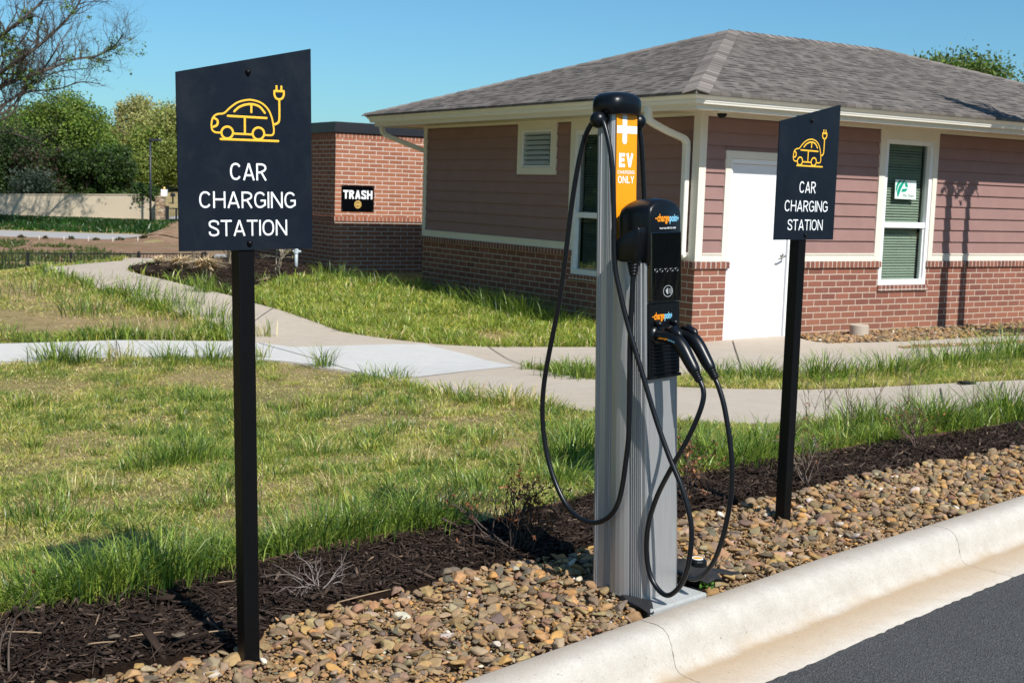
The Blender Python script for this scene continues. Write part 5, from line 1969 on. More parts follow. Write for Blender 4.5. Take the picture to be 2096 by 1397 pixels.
def tree(name, label, base, height, width, cols, seed, leaves=9000, size=.16, trunk=.16, clumps=22, squash=.85, low=.25, bark=(.10, .075, .055), group=None, shape='round', shell=.45):
    r = np.random.default_rng(seed)
    o_ = thing(name, label, 'tree', base, 0, group)
    mb = MB()
    tips = []
    lean = r.normal(0, .05, 2)
    top = np.array([lean[0] * height, lean[1] * height, height * .55])
    mb.tube([(0, 0, -.3), (0, 0, height * .1), tuple(top * .6), tuple(top)], [trunk * 1.25, trunk, trunk * .75, trunk * .45], 8)
    for i in range(7):
        h = r.uniform(low, .6)
        a = r.uniform(0, 2 * np.pi)
        branches(mb, top * (h / .62), (np.cos(a), np.sin(a), .7), height * .26, trunk * .4, 2, r, .7, .7, .2, 3)
    tinted(mb, 'trunk', bark, o_)
    C, R = [], []
    for i in range(clumps):
        t = r.uniform(low, 1.0)
        if shape == 'round':
            w = math.sqrt(max(0.05, 1 - ((t - .58) / .50) ** 2))
        elif shape == 'cone':
            w = max(.08, 1.12 - t)
        else:
            w = .9
        a = r.uniform(0, 2 * np.pi)
        q_ = math.sqrt(r.random()) * w * width * .42
        C.append((q_ * math.cos(a) + lean[0] * height * t, q_ * math.sin(a) + lean[1] * height * t, t * height * .93))
        R.append(width * (.06 + .17 * r.random() ** 1.6) * (.75 + .5 * w))
    V, Lp, S, Tn = leaf_cloud(C, R, int(leaves * 1.7), size * .76, cols, seed + 1, squash, shell)
    np_mesh('crown', V, Lp, S, M['leaf'], o_, Tn)
    return o_


def on_hill(px, Y):                                # foot of a far plant seen at photo column px
    x = (px - CX) / FPX * Y * 1.0
    return (x, Y, float(T(x, Y)) - .1)


DKG = [(.038, .070, .018), (.060, .105, .026), (.024, .042, .014)]
MDG = [(.135, .215, .034), (.19, .27, .042), (.085, .15, .028)]
YLG = [(.25, .285, .065), (.19, .24, .05), (.30, .32, .09)]
PAL_G = [(.36, .34, .13), (.44, .39, .18), (.26, .27, .09)]
BRO = [(.090, .050, .036), (.065, .040, .030)]
tree('evergreen_tree', 'dense dark evergreen filling the left edge behind the tan wall', on_hill(5, 109), 5.9, 9.0, DKG, 701, 15000, .17, .25, 34, .9, .05)
tree('evergreen_tree', 'dark evergreen with brown stems behind the wall, second from the left', on_hill(92, 107), 4.9, 6.0, DKG + BRO, 702, 11000, .16, .2, 30, .9, .05)
tree('evergreen_tree', 'dark bushy evergreen behind the middle of the tan wall', on_hill(160, 108), 5.0, 6.0, DKG + MDG[2:], 703, 12000, .16, .2, 30, .9, .05)
tree('evergreen_tree', 'dark green evergreen standing just left of the lamp post', on_hill(218, 108), 5.4, 5.0, DKG + MDG[2:], 704, 12000, .16, .2, 30, .9, .05)
tree('broadleaf_tree', 'bright spring green tree rising above the evergreens', on_hill(132, 117), 9.6, 9.5, MDG + YLG[1:2], 705, 22000, .17, .3, 46, .85, .2)
tree('broadleaf_tree', 'bright green smaller tree at far left above the evergreens', on_hill(38, 122), 7.6, 8.0, MDG, 706, 12000, .18, .25, 26, .85, .2)
tree('broadleaf_tree', 'pale yellow green budding tree standing tall behind the lamp post', on_hill(272, 140), 9.2, 8.0, PAL_G, 707, 9000, .20, .25, 40, 1.0, .28, shell=.2)
tree('broadleaf_tree', 'yellow green leafy tree filling in just right of the lamp post', on_hill(312, 132), 6.8, 7.5, YLG + MDG[:1], 708, 14000, .18, .25, 36, .9, .1)
tree('broadleaf_tree', 'olive green tree half hidden by the left charging sign', on_hill(380, 136), 8.6, 9.0, YLG + PAL_G, 709, 13000, .19, .25, 36, .9, .1)
tree('broadleaf_tree', 'low bright green bush tree by the drive above the wall', on_hill(228, 118), 3.6, 5.2, MDG, 710, 6000, .15, .1, 18, .8, .05)
tree('broadleaf_tree', 'dark tree under the yellow trees near the distant house', on_hill(358, 150), 5.0, 8.0, DKG, 711, 7000, .19, .15, 18, .9, .02)


for i, (x_, y_, h_, w_) in enumerate(((-15, 17, 14, 11), (-17.5, 25, 14, 10), (-13, 9.0, 13, 9))):  # unseen trees, made tall and dense to block sky light from the shaded wall
    tree('broadleaf_tree', ['leafy tree left of the lawn reflected in the dark window', 'tall leafy tree at the far left of the lawn, outside the frame', 'leafy tree nearest the camera on the left, outside the frame'][i], (x_, y_, float(T(x_, y_)) - .1), h_, w_, MDG + DKG[:1], 760 + i, 26000, .21, .3, 60, .9, .08)


for i, s_ in enumerate((-22, -10, 2, 13, 24, 34, 43, 52)):
    x_, y_, _ = kerb_pt(s_, 35 + (i % 3) * 2.0, 0)
    tree('broadleaf_tree', 'leafy tree across the road behind the camera, outside the frame', (x_, y_, -.4), 11 + (i * 37 % 5) * .7, 11, MDG + DKG[:2], 790 + i, 3800, .42, .3, 34, .9, .1, group='trees across the road outside the frame')


def bush(name, label, base, w, h, cols, seed, n=2500, size=.1, shell=.75, squash=1.0, group=None, clumps=10):
    r = np.random.default_rng(seed)
    o_ = thing(name, label, 'bush', base, 0, group)
    mb = MB()
    for i in range(5):
        a = r.uniform(0, 6.28)
        mb.tube([(0, 0, -.1), (.2 * w * math.cos(a), .2 * w * math.sin(a), h * .6)], [.03, .012], 5)
    tinted(mb, 'stem', (.09, .065, .045), o_)
    C = [(0, 0, h * .5)] + [(w * .24 * math.cos(a), w * .24 * math.sin(a), h * (.35 + .4 * r.random())) for a in r.uniform(0, 6.28, clumps)]
    R = [min(w, h) * .46] + [min(w, h) * r.uniform(.22, .34) for _ in range(clumps)]
    V, Lp, S, Tn = leaf_cloud(C, R, n, size, cols, seed + 1, squash, shell)
    np_mesh('foliage', V, Lp, S, M['leaf'], o_, Tn)
    return o_


bush('clipped_bush', 'round clipped olive bush in front of the distant house', on_hill(324, 141), 3.2, 2.6, [(.07, .075, .025), (.05, .06, .02)], 721, 3500, .10, .85, 1.0, clumps=4)
for i, (px, Y, w, h) in enumerate(((262, 131, 5, 2.0), (240, 128, 4, 1.8))):
    bush('shrub', ['bright green shrub row beside the far drive', 'leafy green shrub left of the far drive'][i], on_hill(px, Y), w, h, MDG, 730 + i, 2600, .13, .6)
b = on_hill(291, 98.7)
bush('hanging_shrub', 'dark green shrub spilling over the right end of the tan wall', (b[0], b[1], b[2] + .55), 2.0, 2.5, DKG + MDG[2:], 740, 3600, .10, .5)
bush('silver_shrub', 'grey green wispy shrub growing behind the tan wall', on_hill(62, 101.5), 3.6, 3.8, [(.06, .085, .055), (.08, .10, .07)], 741, 4200, .12, .4)

# bare tree reaching in from the left
Yb = 88.6
r = np.random.default_rng(77)
bt = thing('bare_tree', 'large bare branched tree with a few new leaves reaching in at the top left', 'tree', on_hill(-165, Yb))
bo = np.array(bt.location)
mb = MB()
tips = []
fork = at_y(-110, 262, Yb) - bo
mb.tube([(0, 0, -.4), tuple(fork * .5 + np.array([.2, 0, 0])), tuple(fork)], [.62, .50, .42], 10)
for pts, r0 in (([(-110, 262), (-30, 175), (0, 150), (60, 108), (100, 76), (145, 30), (170, -10), (190, -60)], .20), ([(-110, 262), (-40, 120), (10, 68), (50, 35), (88, 0), (120, -50)], .19),
                ([(-110, 262), (-20, 195), (10, 172), (60, 156), (100, 142), (150, 122), (200, 114), (236, 92), (252, 70)], .17), ([(-110, 262), (-30, 228), (10, 212), (40, 192), (75, 160), (110, 110), (118, 95), (150, 48)], .12),
                ([(-110, 262), (-20, 240), (20, 205), (60, 188), (120, 182), (165, 168), (205, 172)], .10), ([(-110, 262), (-60, 60), (-40, -80)], .2), ([(-110, 262), (0, 235), (50, 178), (80, 60), (95, 10)], .10),
                ([(-110, 262), (-30, 130), (20, 110), (60, 60), (70, 10)], .10), ([(-110, 262), (-30, 275), (10, 270), (55, 282), (90, 296)], .09), ([(-110, 262), (-10, 250), (30, 225), (48, 190), (110, 150), (180, 140)], .08)):
    P = [at_y(x, y, Yb + r.normal(0, .4) + 1.5 * math.sin(i * 1.1 + r0 * 40)) - bo for i, (x, y) in enumerate(pts)]
    P = catmull(P, 4)
    k = len(P)
    rs = np.linspace(r0, .028, k)
    mb.tube(P, list(rs), 7, cap=False)
    for j in range(5, k, 1):
        for _ in range(2 if r0 > .15 else 1):
            d = np.array(P[j]) - np.array(P[j - 1]); d /= np.linalg.norm(d)
            v = r.normal(size=3) * np.array([1, .7, 1]); v -= d * (v @ d); v /= np.linalg.norm(v)
            branches(mb, P[j], d * .6 + v * .8 + np.array([.1, 0, .35]), r.uniform(.6, 1.7), rs[j] * .40 + .008, 3, r, .7, .68, .16, 3, tips, .22)
tinted(mb, 'trunk', (.085, .068, .055), bt, .3)
tp = np.array([t_[0] for t_ in tips if t_[1] == 0])
tpx, tpy, _ = project(tp[:, 0] + bo[0], tp[:, 1] + bo[1], tp[:, 2] + bo[2])
sel = tp[(vnoise(tp[:, 0], tp[:, 2], 1.3, 17) > .60)]
sel = sel[r.permutation(len(sel))[:520]]
V, Lp, S, Tn = leaf_cloud(sel, np.full(len(sel), .22), 3800, .085, MDG + DKG[1:2], 778, 1.0, .2)
np_mesh('crown', V, Lp, S, M['leaf'], bt, Tn)

# trees beyond the roof on the right
def sparse_tree(name, label, px, py_top, Y, width, cols, seed, leaves, size):
    x = (px - CX) / FPX * Y
    base = np.array([x, Y, float(T(x, Y)) - .1])
    top = at_y(px, py_top, Y)[2]
    H = top - base[2]
    rg = np.random.default_rng(seed)
    o_ = thing(name, label, 'tree', base)
    mb = MB()
    tps = []
    mb.tube([(0, 0, -.3), (.1, 0, H * .3), (0, .1, H * .5)], [.3, .24, .16], 8)
    for i in range(8):
        a = rg.uniform(0, 6.28)
        branches(mb, (0, .0, H * rg.uniform(.28, .5)), (math.cos(a) * .7, math.sin(a) * .7, 1.0), H * .24, .09, 3, rg, .55, .74, .22, 3, tps, .14)
    tinted(mb, 'trunk', (.11, .09, .075), o_, .25)
    tp = np.array([t_[0] for t_ in tps if t_[1] <= 1])
    V, Lp, S, Tn = leaf_cloud(tp, np.full(len(tp), width), leaves, size, cols, seed + 1, 1.0, .25)
    np_mesh('crown', V, Lp, S, M['leaf'], o_, Tn)


tree('broadleaf_tree', 'fresh green round topped tree showing above the roof slope at the right', (31.6, 95.0, float(T(34, 95)) - .1), 14.6, 9.0, MDG + [(.16, .20, .07), (.11, .14, .05)], 801, 17000, .19, .3, 44, .95, .5, shell=.25)
sparse_tree('budding_tree', 'greyish brown budding tree at the right edge above the roof', 2090, 172, 100, .7, [(.26, .23, .14), (.30, .25, .18), (.22, .22, .09)], 811, 3200, .085)

# young street tree outside the frame: its shadow falls on the wall and roof
yt = UL(4.45, -1.75)
r = np.random.default_rng(5)
o_ = thing('young_tree', 'slim upright two stemmed young tree in front of the right hand wall', 'tree', (yt[0], yt[1], float(T(*yt))))
mb = MB()
du = U[:2] * .40
for (sx, hh, rr_) in ((0, 5.6, .105), (1, 4.4, .085)):
    bx, by = du[0] * sx, du[1] * sx
    mb.tube([(bx, by, -.2), (bx + .02, by, 1.5), (bx - .02, by + .02, 3.0), (bx + .03, by, hh)], [rr_, rr_ * .9, rr_ * .7, .012], 8)
    for i in range(9):
        z = r.uniform(3.6, 4.6)
        a = r.uniform(0, 6.28)
        mb.tube([(bx, by, z), (bx + .18 * math.cos(a), by + .18 * math.sin(a), z + .4), (bx + .24 * math.cos(a), by + .24 * math.sin(a), z + .9)], [.022, .014, .005], 5)
tinted(mb, 'trunk', (.12, .10, .08), o_)
V, Lp, S, Tn = leaf_cloud([(du[0] * s_ + .02, du[1] * s_, z_) for s_ in (0, 1, .5) for z_ in np.arange(3.7, 5.0 - .8 * s_, .18)], [.16] * len([1 for s_ in (0, 1, .5) for z_ in np.arange(3.7, 5.0 - .8 * s_, .18)]), 900, .05, MDG, 6, 1.0, .2)
np_mesh('crown', V, Lp, S, M['leaf'], o_, Tn)

# small plants in the beds
def twig_shrub(name, label, base, height, n, spread, c, seed, leaf=None, nl=0, ls=.012, depth=2, r0=.005, kids=3, group=None):
    rg = np.random.default_rng(seed)
    o_ = thing(name, label, 'shrub', base, 0, group)
    mb = MB()
    tps = []
    for i in range(n):
        a = rg.uniform(0, 6.28)
        d = np.array([math.cos(a) * spread, math.sin(a) * spread, 1.0])
        branches(mb, (rg.normal(0, .012), rg.normal(0, .012), -.01), d, height * rg.uniform(.4, .65), r0 * rg.uniform(.7, 1.2), depth, rg, .75, .62, .08, kids, tps, .16)
    tinted(mb, 'stem', c, o_, .3)
    if nl:
        tp = np.array([t_[0] for t_ in tps])
        V, Lp, S, Tn = leaf_cloud(tp, np.full(len(tp), height * .05), nl, ls, leaf, seed + 1, 1.0, .3)
        np_mesh('leaf_cluster', V, Lp, S, M['leaf'], o_, Tn)
    return o_


RUST = [(.30, .12, .05), (.22, .085, .04), (.40, .19, .09), (.10, .05, .03)]
GREY = (.20, .17, .145)
twig_shrub('dead_shrub', 'dry dark shrub with rusty curled leaves on the mulch left of the charger', at_z(1048, 1118, .165), .34, 9, .75, (.085, .06, .05), 901, RUST, 260, .009)
twig_shrub('dead_shrub', 'upright rusty leaved shrub hard against the shaded mulch by the charger', at_z(1082, 1120, .165), .27, 7, .4, (.07, .05, .04), 902, RUST, 320, .009)
twig_shrub('dead_shrub', 'rust brown shrub just behind the right side of the charger', at_z(1402, 1018, .165), .30, 9, .55, (.10, .07, .055), 903, RUST, 300, .010)
twig_shrub('dead_shrub', 'low grey leafless twigs on the mulch right of the near sign post', at_z(655, 1205, .165), .17, 8, 1.3, (.24, .20, .18), 904, r0=.0035)
twig_shrub('dead_shrub', 'bare stemmed shrub at the foot of the right sign post', at_z(1650, 985, .165), .34, 7, .5, (.20, .15, .12), 905, RUST[:2], 60, .008)
twig_shrub('dead_shrub', 'small tangled reddish twig shrub in the mulch at the right', at_z(1878, 915, .165), .28, 9, .6, (.17, .11, .09), 906, RUST[:2], 120, .008)
twig_shrub('dead_shrub', 'sparse dry twigs at the bottom left corner of the mulch', at_z(6, 1372, .165), .26, 6, .6, (.10, .075, .06), 907, RUST[:2], 40, .008)
for i, (px, py, h) in enumerate(((1655, 905, .42), (1690, 895, .46), (1730, 890, .40), (1800, 888, .36), (1870, 880, .44), (1855, 875, .38), (1990, 868, .36), (2020, 862, .40), (2080, 858, .42), (1745, 900, .34))):
    rg = np.random.default_rng(950 + i)
    o_ = thing('dry_weed', ['thin dry weed stalk beside the right sign post', 'taller dry weed stalk right of the sign post', 'leaning dry weed stalk by the grass tuft', 'short dry weed stalk between two tufts', 'dry seeded weed in the middle of the right verge',
                            'dry weed behind the tangled twig shrub', 'bent dry weed right of the twig shrub', 'dry weed between the last two grass tufts', 'dry weed at the right edge of the photo', 'low dry weed stalk in front of the tall weeds'][i], 'weed', at_z(px, py, .14), 0, 'dry weeds along the mulch')
    mb = MB()
    for j in range(3):
        a = rg.uniform(0, 6.28); s_ = rg.uniform(.1, .45)
        P = [(0, 0, -.02), (s_ * .1 * math.cos(a), s_ * .1 * math.sin(a), h * .5), (s_ * .3 * math.cos(a), s_ * .3 * math.sin(a), h * rg.uniform(.8, 1.05))]
        P = catmull(P, 4)
        mb.tube(P, list(np.linspace(.0022, .0010, len(P))), 4)
        for _ in range(5):
            p = P[rg.integers(3, len(P))]
            b_ = rg.uniform(0, 6.28)
            mb.tube([p, np.array(p) + np.array([math.cos(b_) * .035, math.sin(b_) * .035, .05]), np.array(p) + np.array([math.cos(b_) * .05, math.sin(b_) * .05, .09])], [.0012, .0010, .0007], 4)
    tinted(mb, 'stalk', (.20, .145, .095), o_, .3)

# dry ornamental grass and shrubs in the far bed
def dry_clump(label, base, h, n, seed):
    rg = np.random.default_rng(seed)
    o_ = thing('ornamental_grass', label, 'grass clump', base, 0, 'dry grass clumps in the planting bed')
    ph = rg.uniform(0, 6.28, n); ln = h * rg.uniform(.6, 1.15, n); le = np.abs(rg.normal(.75, .35, n))
    d = np.stack([np.cos(ph), np.sin(ph), np.zeros(n)], 1); s_ = np.stack([-np.sin(ph), np.cos(ph), np.zeros(n)], 1) * .011
    B = d * rg.uniform(0, .07, n)[:, None] * h / .3
    m1 = B + d * (ln * le * .3)[:, None]; m1[:, 2] = ln * .65
    tp = B + d * (ln * le)[:, None]; tp[:, 2] = ln * (1 - .35 * np.clip(le, 0, 1.4))
    V = np.stack([B - s_, B + s_, m1 - s_, m1 + s_, tp], 1).reshape(-1, 3)
    o5 = (np.arange(n) * 5)[:, None]
    lp = (o5 + np.array([0, 1, 3, 2, 2, 3, 4])).ravel()
    c = np.array([(.78, .61, .38), (.62, .47, .28), (.90, .73, .48), (.42, .33, .18)])[rg.choice(4, n, p=[.4, .3, .2, .1])]
    np_mesh('blades', V, lp, np.tile([4, 3], n), M['twig'], o_, np.repeat(c, 5, 0))


dry_clump('leftmost full clump of dry straw grass on the dark bed', G(370, 558, .04), .31, 330, 961)
dry_clump('dry straw grass clump next to the near sign post', G(424, 568, .04), .37, 360, 962)
dry_clump('smallest dry grass tuft at the tip of the dark bed', G(327, 544, .04), .20, 140, 963)
BUD = [(.22, .22, .07), (.28, .26, .09)]
twig_shrub('bare_shrub', 'pale bare stemmed shrub with yellow buds in front of the brick store', G(562, 560, .04), .95, 6, .55, (.36, .30, .23), 971, BUD, 160, .022, 2, .014)
twig_shrub('bare_shrub', 'thin bare shrub beside the grey block behind the near sign', G(470, 540, .04), .70, 7, .45, (.30, .25, .18), 972, BUD, 160, .02, 2, .011)
twig_shrub('bare_shrub', 'small bare shrub at the back of the dark bed', G(402, 536, .04), .50, 5, .45, (.20, .16, .12), 973, BUD, 50, .018, 2, .009)
rg = np.random.default_rng(3)
o_ = thing('clover', 'small bright green weed leaves by the charger footing', 'weed', np.array(CM @ Vector((.26, -.055, .0))))
V, Lp, S, Tn = leaf_cloud([(0, 0, .02), (.03, .0, .025), (.015, .02, .03)], [.014, .012, .012], 40, .010, [(.09, .20, .03)], 5)
np_mesh('leaf_cluster', V, Lp, S, M['leaf'], o_, Tn)

# two loose stones on the mulch and pale sticks
for i, (px, py, s_) in enumerate(((235, 1302, .021), (367, 1298, .022))):
    V, F = v3[3 + i]
    c = np.tile(np.array([(.13, .10, .07)]), (len(V), 1))
    o_ = np_mesh('river_stone', V * s_, F.ravel(), np.full(len(F), 3), M['stone'], None, c, True)
    o_.location = tuple(at_z(px, py, .192))
    tag(o_, ['lone brown stone lying on the mulch, left one of two', 'lone brown stone on the mulch nearer the near sign post'][i], 'stone')
for i, (a, b) in enumerate((((265, 1302), (335, 1292)), ((395, 1297), (470, 1288)), ((12, 1292), (85, 1294)), ((180, 1317), (235, 1312)), ((445, 1192), (481, 1188)), ((690, 1232), (800, 1205)))):
    p, q_ = at_z(*a, .188), at_z(*b, .188)
    mdl = (p + q_) / 2 + np.array([0, 0, .0012])
    o_ = MB().tube(catmull([p - mdl, np.array([0, 0, .0]), q_ - mdl], 4), [.0018, .0024, .0026, .0026, .0024, .0026, .0024, .002, .0015], 6).build('stick', M['twig'], None, True)
    ca = o_.data.color_attributes.new('tint', 'FLOAT_COLOR', 'POINT')
    for d_ in ca.data:
        d_.color = (.30, .21, .13, 1)
    o_.location = tuple(mdl)
    tag(o_, ['pale stick on the mulch between the two lone stones', 'pale stick on the mulch touching the near sign post', 'pale stick at the left edge of the mulch', 'short pale stick below the left lone stone', 'short pale stick at the grass edge behind the near post', 'long thin stick right of the grey twigs'][i], 'stick', 'pale sticks on the mulch')

# steel edging between grass and mulch
mb = MB()
P = [np.array([p[0], p[1], float(T(p[0], p[1]))]) for p in mg]
n = len(P)
mb.add([tuple(p + np.array([0, 0, -.05])) for p in P] + [tuple(p + np.array([0, 0, .030])) for p in P], [(i, i + 1, n + i + 1, n + i) for i in range(n - 1)])
o_ = mb.build('lawn_edging', paint('rusty edging', (.09, .045, .03), .8), None)
s_ = o_.modifiers.new('thick', 'SOLIDIFY'); s_.thickness = .005
tag(o_, 'thin rusty brown edging strip between the grass and the mulch', 'edging')

# ------------------------------------------------------------------ small things by the building
fp = UL(2.45, -.36)
ft = thing('concrete_ring', 'short round concrete stub on the stones below the white framed window', 'concrete stub', (*fp, float(T(*fp))))
m = MB(); m.tube([(0, 0, -.1), (0, 0, .150), (0, 0, .155)], [.118, .118, .112], 28)
m.build('stub', M['walk'], ft, False)
vp = G(1981, 789)
vb = thing('valve_box', 'small black box lid at the edge of the walk on the right', 'valve box', vp, math.radians(25))
MB().box(-.065, .065, -.03, .06, -.05, .035).build('lid', M['black_plastic'], vb, bevel=.006)
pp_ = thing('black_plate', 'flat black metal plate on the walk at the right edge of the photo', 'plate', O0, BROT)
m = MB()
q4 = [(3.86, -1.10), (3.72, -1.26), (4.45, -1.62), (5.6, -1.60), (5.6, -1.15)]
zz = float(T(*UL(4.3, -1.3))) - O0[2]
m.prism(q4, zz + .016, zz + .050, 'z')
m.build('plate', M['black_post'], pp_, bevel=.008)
ub = G(452, 533)
ubx = thing('utility_box', 'grey concrete utility block behind the near sign at the end of the walk', 'utility box', ub, math.radians(-10))
MB().box(-.28, .28, -.2, .2, -.1, .30).build('block', M['pad'], ubx, bevel=.02)

# ------------------------------------------------------------------ far side: fence, wall, lamp, house, mailboxes
Yf = 45.0
def fpt(px, py):
    return at_y(px, py, Yf)
fn = thing('iron_fence', 'low black iron picket fence along the edge of the basin', 'fence', fpt(0, 560))
fo_ = np.array(fn.location)
fx0, fx1 = fpt(-130, 500)[0], fpt(425, 500)[0]
zt_ = lambda x: np.interp(x, [fpt(0, 521)[0], fpt(380, 517)[0]], [fpt(0, 521)[2], fpt(380, 517)[2]])
m = MB()
x = fx0
while x < fx1:
    z = zt_(x)
    m.box(x - .009, x + .009, Yf - .009, Yf + .009, z - 1.1, z - .01)
    x += .115
m.v = [tuple(np.array(v) - fo_) for v in m.v]
m.build('pickets', M['iron'], fn)
for dz in (.0, -.95):
    m = MB()
    m.add([(fx0, Yf - .02, zt_(fx0) + dz), (fx1, Yf - .02, zt_(fx1) + dz), (fx1, Yf + .02, zt_(fx1) + dz), (fx0, Yf + .02, zt_(fx0) + dz)] + [(fx0, Yf - .02, zt_(fx0) + dz - .04), (fx1, Yf - .02, zt_(fx1) + dz - .04), (fx1, Yf + .02, zt_(fx1) + dz - .04), (fx0, Yf + .02, zt_(fx0) + dz - .04)],
          [(0, 1, 2, 3), (4, 7, 6, 5), (0, 4, 5, 1), (2, 6, 7, 3), (1, 5, 6, 2), (0, 3, 7, 4)])
    m.v = [tuple(np.array(v) - fo_) for v in m.v]
    m.build('rail', M['iron'], fn)
for px in (-90, 57, 145, 284, 420):
    x = fpt(px, 518)[0]
    m = MB(); m.box(x - .04, x + .04, Yf - .04, Yf + .04, zt_(x) - 1.2, zt_(x) + .06)
    m.v = [tuple(np.array(v) - fo_) for v in m.v]
    m.build('post', M['iron'], fn)

Yw = 98.0
wl = thing('garden_wall', 'long tan stucco garden wall with branch shadows across the road', 'wall', (at_y(0, 447, Yw)[0], Yw, at_y(0, 447, Yw)[2]))
wo = np.array(wl.location)
prf = [(-600, 398), (288, 399), (300, 403), (310, 412), (320, 415)]
tops = [at_y(x, y, Yw) for x, y in prf]
m = MB()
n = len(tops)
th = .22
vs = []
for p in tops:
    for yy in (0, th):
        vs += [(p[0], Yw + yy, p[2]), (p[0], Yw + yy, -1.9)]
m.add([tuple(np.array(v) - wo) for v in vs], [(4 * i, 4 * i + 4, 4 * i + 5, 4 * i + 1) for i in range(n - 1)] + [(4 * i + 2, 4 * i + 3, 4 * i + 7, 4 * i + 6) for i in range(n - 1)] + [(4 * i, 4 * i + 2, 4 * i + 6, 4 * i + 4) for i in range(n - 1)] + [(0, 1, 3, 2), (4 * n - 4, 4 * n - 2, 4 * n - 1, 4 * n - 3)])
m.build('panel', M['stucco'], wl)
m = MB()
vs = []
for p in tops[:2]:
    p = p - wo
    vs += [(p[0], -.05, p[2] + .002), (p[0], th + .05, p[2] + .002), (p[0], th + .05, p[2] + .07), (p[0], -.05, p[2] + .07)]
m.add(vs, [(0, 1, 2, 3), (7, 6, 5, 4), (0, 4, 5, 1), (1, 5, 6, 2), (2, 6, 7, 3), (3, 7, 4, 0)])
m.build('wall_cap', M['stucco'], wl)
a_, b_ = at_y(320, 402, 97.4), at_y(337, 455, 97.4)
pr_ = thing('stone_pillar', 'rough stone gate pillar at the right end of the tan wall', 'pillar', ((a_[0] + b_[0]) / 2, 97.4, b_[2]))
m = MB(); hw_ = (b_[0] - a_[0]) / 2
m.box(-hw_, hw_, -hw_, hw_, -.4, a_[2] - b_[2] - .08); m.build('shaft', M['rubble'], pr_, bevel=.03)
m = MB(); m.box(-hw_ - .05, hw_ + .05, -hw_ - .05, hw_ + .05, a_[2] - b_[2] - .078, a_[2] - b_[2]); m.build('pillar_cap', M['rubble'], pr_, bevel=.02)
a_, b_ = at_y(339, 424, 97.6), at_y(420, 462, 97.6)
gt = thing('iron_gate', 'black iron drive gate half hidden by the near sign', 'gate', (a_[0], 97.6, b_[2]))
gw, gh = b_[0] - a_[0], a_[2] - b_[2]
m = MB(); m.box(0, .25, -.05, .05, -.3, gh + .1); m.box(.75, .86, -.05, .05, -.3, gh - .1); m.box(0, gw, -.03, .03, gh - .12, gh - .04); m.box(0, gw, -.03, .03, .10, .18)
m.build('frame', M['iron'], gt)
m = MB()
for x in np.arange(.35, gw, .13):
    m.box(x - .012, x + .012, -.012, .012, .1, gh - .05)
m.build('bars', M['iron'], gt)
a_, b_ = at_y(307.5, 288, 96.3), at_y(308, 450, 96.3)
lp = thing('lamp_post', 'dark street lamp with a flat box head in front of the tan wall', 'lamp post', (b_[0], 96.3, b_[2]))
hh = a_[2] - b_[2]
MB().tube([(0, 0, -.5), (0, 0, hh)], [.085, .075], 10).build('pole', M['lamp'], lp, True)
MB().box(-.05, .80, -.16, .16, hh - .02, hh + .15).build('lamp_head', M['lamp'], lp, bevel=.03)
# white and black mailboxes on the far verge
p = on_hill(331, 127)
mw = thing('mailbox', 'white masonry mailbox pier with a small lamp on top', 'mailbox', p)
MB().box(-.28, .28, -.25, .25, -.1, .72).build('pier', M['white'], mw, bevel=.03)
m = MB(); m.ball((0, 0, .85), .13, 10, 8); m.build('lamp', M['gold'], mw, True)
p = on_hill(348.5, 119)
mk = thing('mailbox', 'black mailbox on a single post beside the curving far drive', 'mailbox', p)
MB().box(-.06, .06, -.06, .06, -.1, .75).build('post', M['iron'], mk)
MB().prism([(-.16, .75), (.16, .75), (.16, .97), (.10, 1.06), (0, 1.09), (-.10, 1.06), (-.16, .97)], -.3, .3, 'y').build('box', M['iron'], mk, bevel=.01)
p = on_hill(255.5, 118)
mk = thing('bird_box', 'small dark box on a post left of the far drive', 'box', p)
MB().box(-.05, .05, -.05, .05, -.1, 1.0).build('post', M['iron'], mk)
MB().box(-.2, .2, -.15, .15, 1.0, 1.4).build('box', M['iron'], mk, bevel=.02)
# house among the far trees
p = on_hill(298, 162)
hs = thing('house', 'pale distant house half hidden behind the trees', 'house', p)
m = MB(); m.box(-7, 7, 0, 9, -1, 2.7)
hw1 = m.build('house_wall', M['stucco'], hs)
m = MB(); m.add([(-7.5, -.5, 2.71), (7.5, -.5, 2.71), (7.5, 9.5, 2.71), (-7.5, 9.5, 2.71), (-4, 4.5, 4.7), (4, 4.5, 4.7)], [(0, 1, 5, 4), (1, 2, 5), (2, 3, 4, 5), (3, 0, 4), (0, 3, 2, 1)])
m.build('roof', M['shingle'], hs)
for x in (-4.6, -1.2, 2.2, 4.8):
    MB().box(x - .5, x + .5, -.03, .05, .9, 2.2).build('window', M['dark_room'], hs)
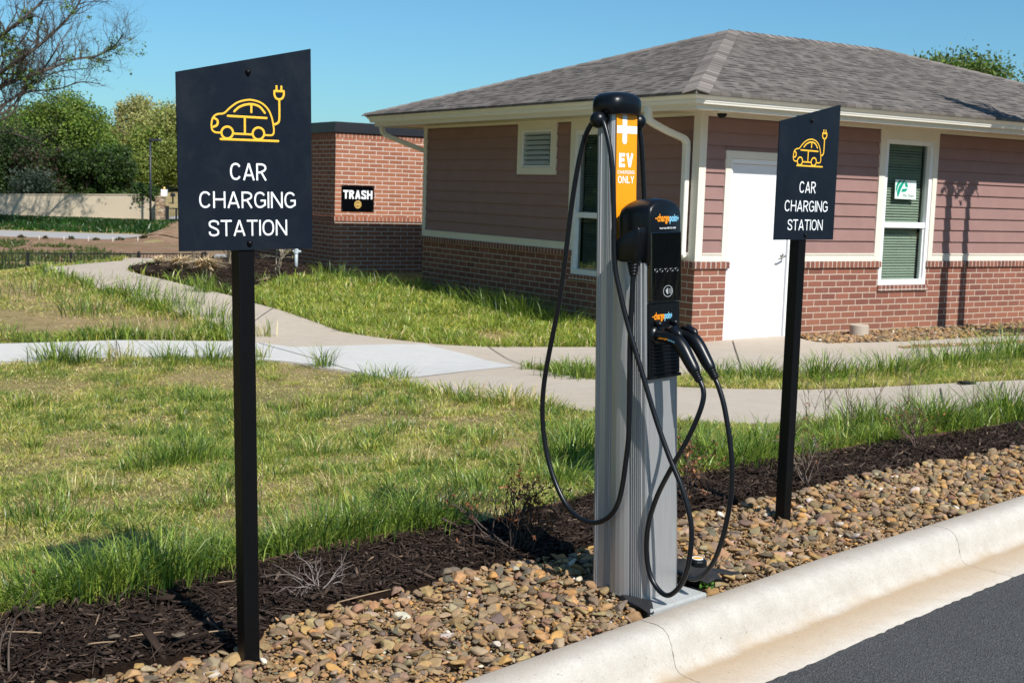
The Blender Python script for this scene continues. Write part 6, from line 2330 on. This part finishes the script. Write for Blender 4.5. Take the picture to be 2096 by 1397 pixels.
# survey stakes and clods on the clay
for i, px in enumerate((75, 126, 176, 226, 277)):
    p = on_hill(px, 79)
    o_ = MB().box(-.02, .02, -.012, .012, -.1, .42).build('survey_stake', M['cream'])
    o_.location = p
    tag(o_, 'thin pale survey stake in the red clay bank, %s from the left' % ['first', 'second', 'third', 'fourth', 'fifth'][i], 'stake', 'survey stakes in the clay')
for i, px in enumerate((38, 89, 139, 190, 240, 290)):
    p = on_hill(px, 80.5)
    bush('weed_clump', 'dark scrubby weed clump on the clay by the far road, %s from the left' % ['first', 'second', 'third', 'fourth', 'fifth', 'sixth'][i], p, .8, .34, BRO + DKG + [(.3, .18, .10)], 990 + i, 160, .08, .3, group='weed clumps by the far road', clumps=3)
# tall dark verge grass below the wall, rough grass by the basin
for nm, x0, x1, y0, y1, h0, dens, cs, lb, sd in (('verge_grass', -62, -25.2, 91, 97.8, .36, 60, [(.030, .095, .014), (.045, .125, .02), (.02, .06, .01)], 'lush dark green grass below the tan wall', 1), ('basin_grass', -44, 0, 42, 77, .26, 26, [(.10, .14, .03), (.17, .18, .05), (.07, .11, .025)], 'rough green grass on the basin bank behind the iron fence', 2)):
    rg = np.random.default_rng(sd)
    n = int((x1 - x0) * (y1 - y0) * dens)
    X, Y = x0 + (x1 - x0) * rg.random(n), y0 + (y1 - y0) * rg.random(n)
    if nm == 'basin_grass':
        k = (Y < 62 + 4 * vnoise(X, Y, 4, 3) + 12 * (1 - smooth(1048 + 2632 * X / Y, 90, 270))) & (vnoise(X, Y, 3, 5) > .25)
        X, Y = X[k], Y[k]
        n = len(X)
    ph = rg.uniform(0, 6.28, n); h = h0 * rg.uniform(.5, 1.3, n) * (.6 + .7 * vnoise(X, Y, 1.5, 6)) * (np.clip((98.3 - Y) / 5, .12, 1) if nm == 'verge_grass' else 1)
    s_ = np.stack([np.cos(ph), np.sin(ph), np.zeros(n)], 1) * .07
    B = np.stack([X, Y, T(X, Y)], 1)
    tp = B + np.stack([rg.normal(0, .15, n), rg.normal(0, .15, n), h], 1)
    V = np.stack([B - s_, B + s_, tp], 1).reshape(-1, 3)
    c = np.array(cs)[rg.integers(0, 3, n)] * (.6 + .7 * vnoise(X, Y, 1.2, 7))[:, None]
    tag(np_mesh(nm, V, np.arange(3 * n), np.full(n, 3), M['blade'], tint=np.repeat(c, 3, 0)), lb, 'grass', kind='stuff')
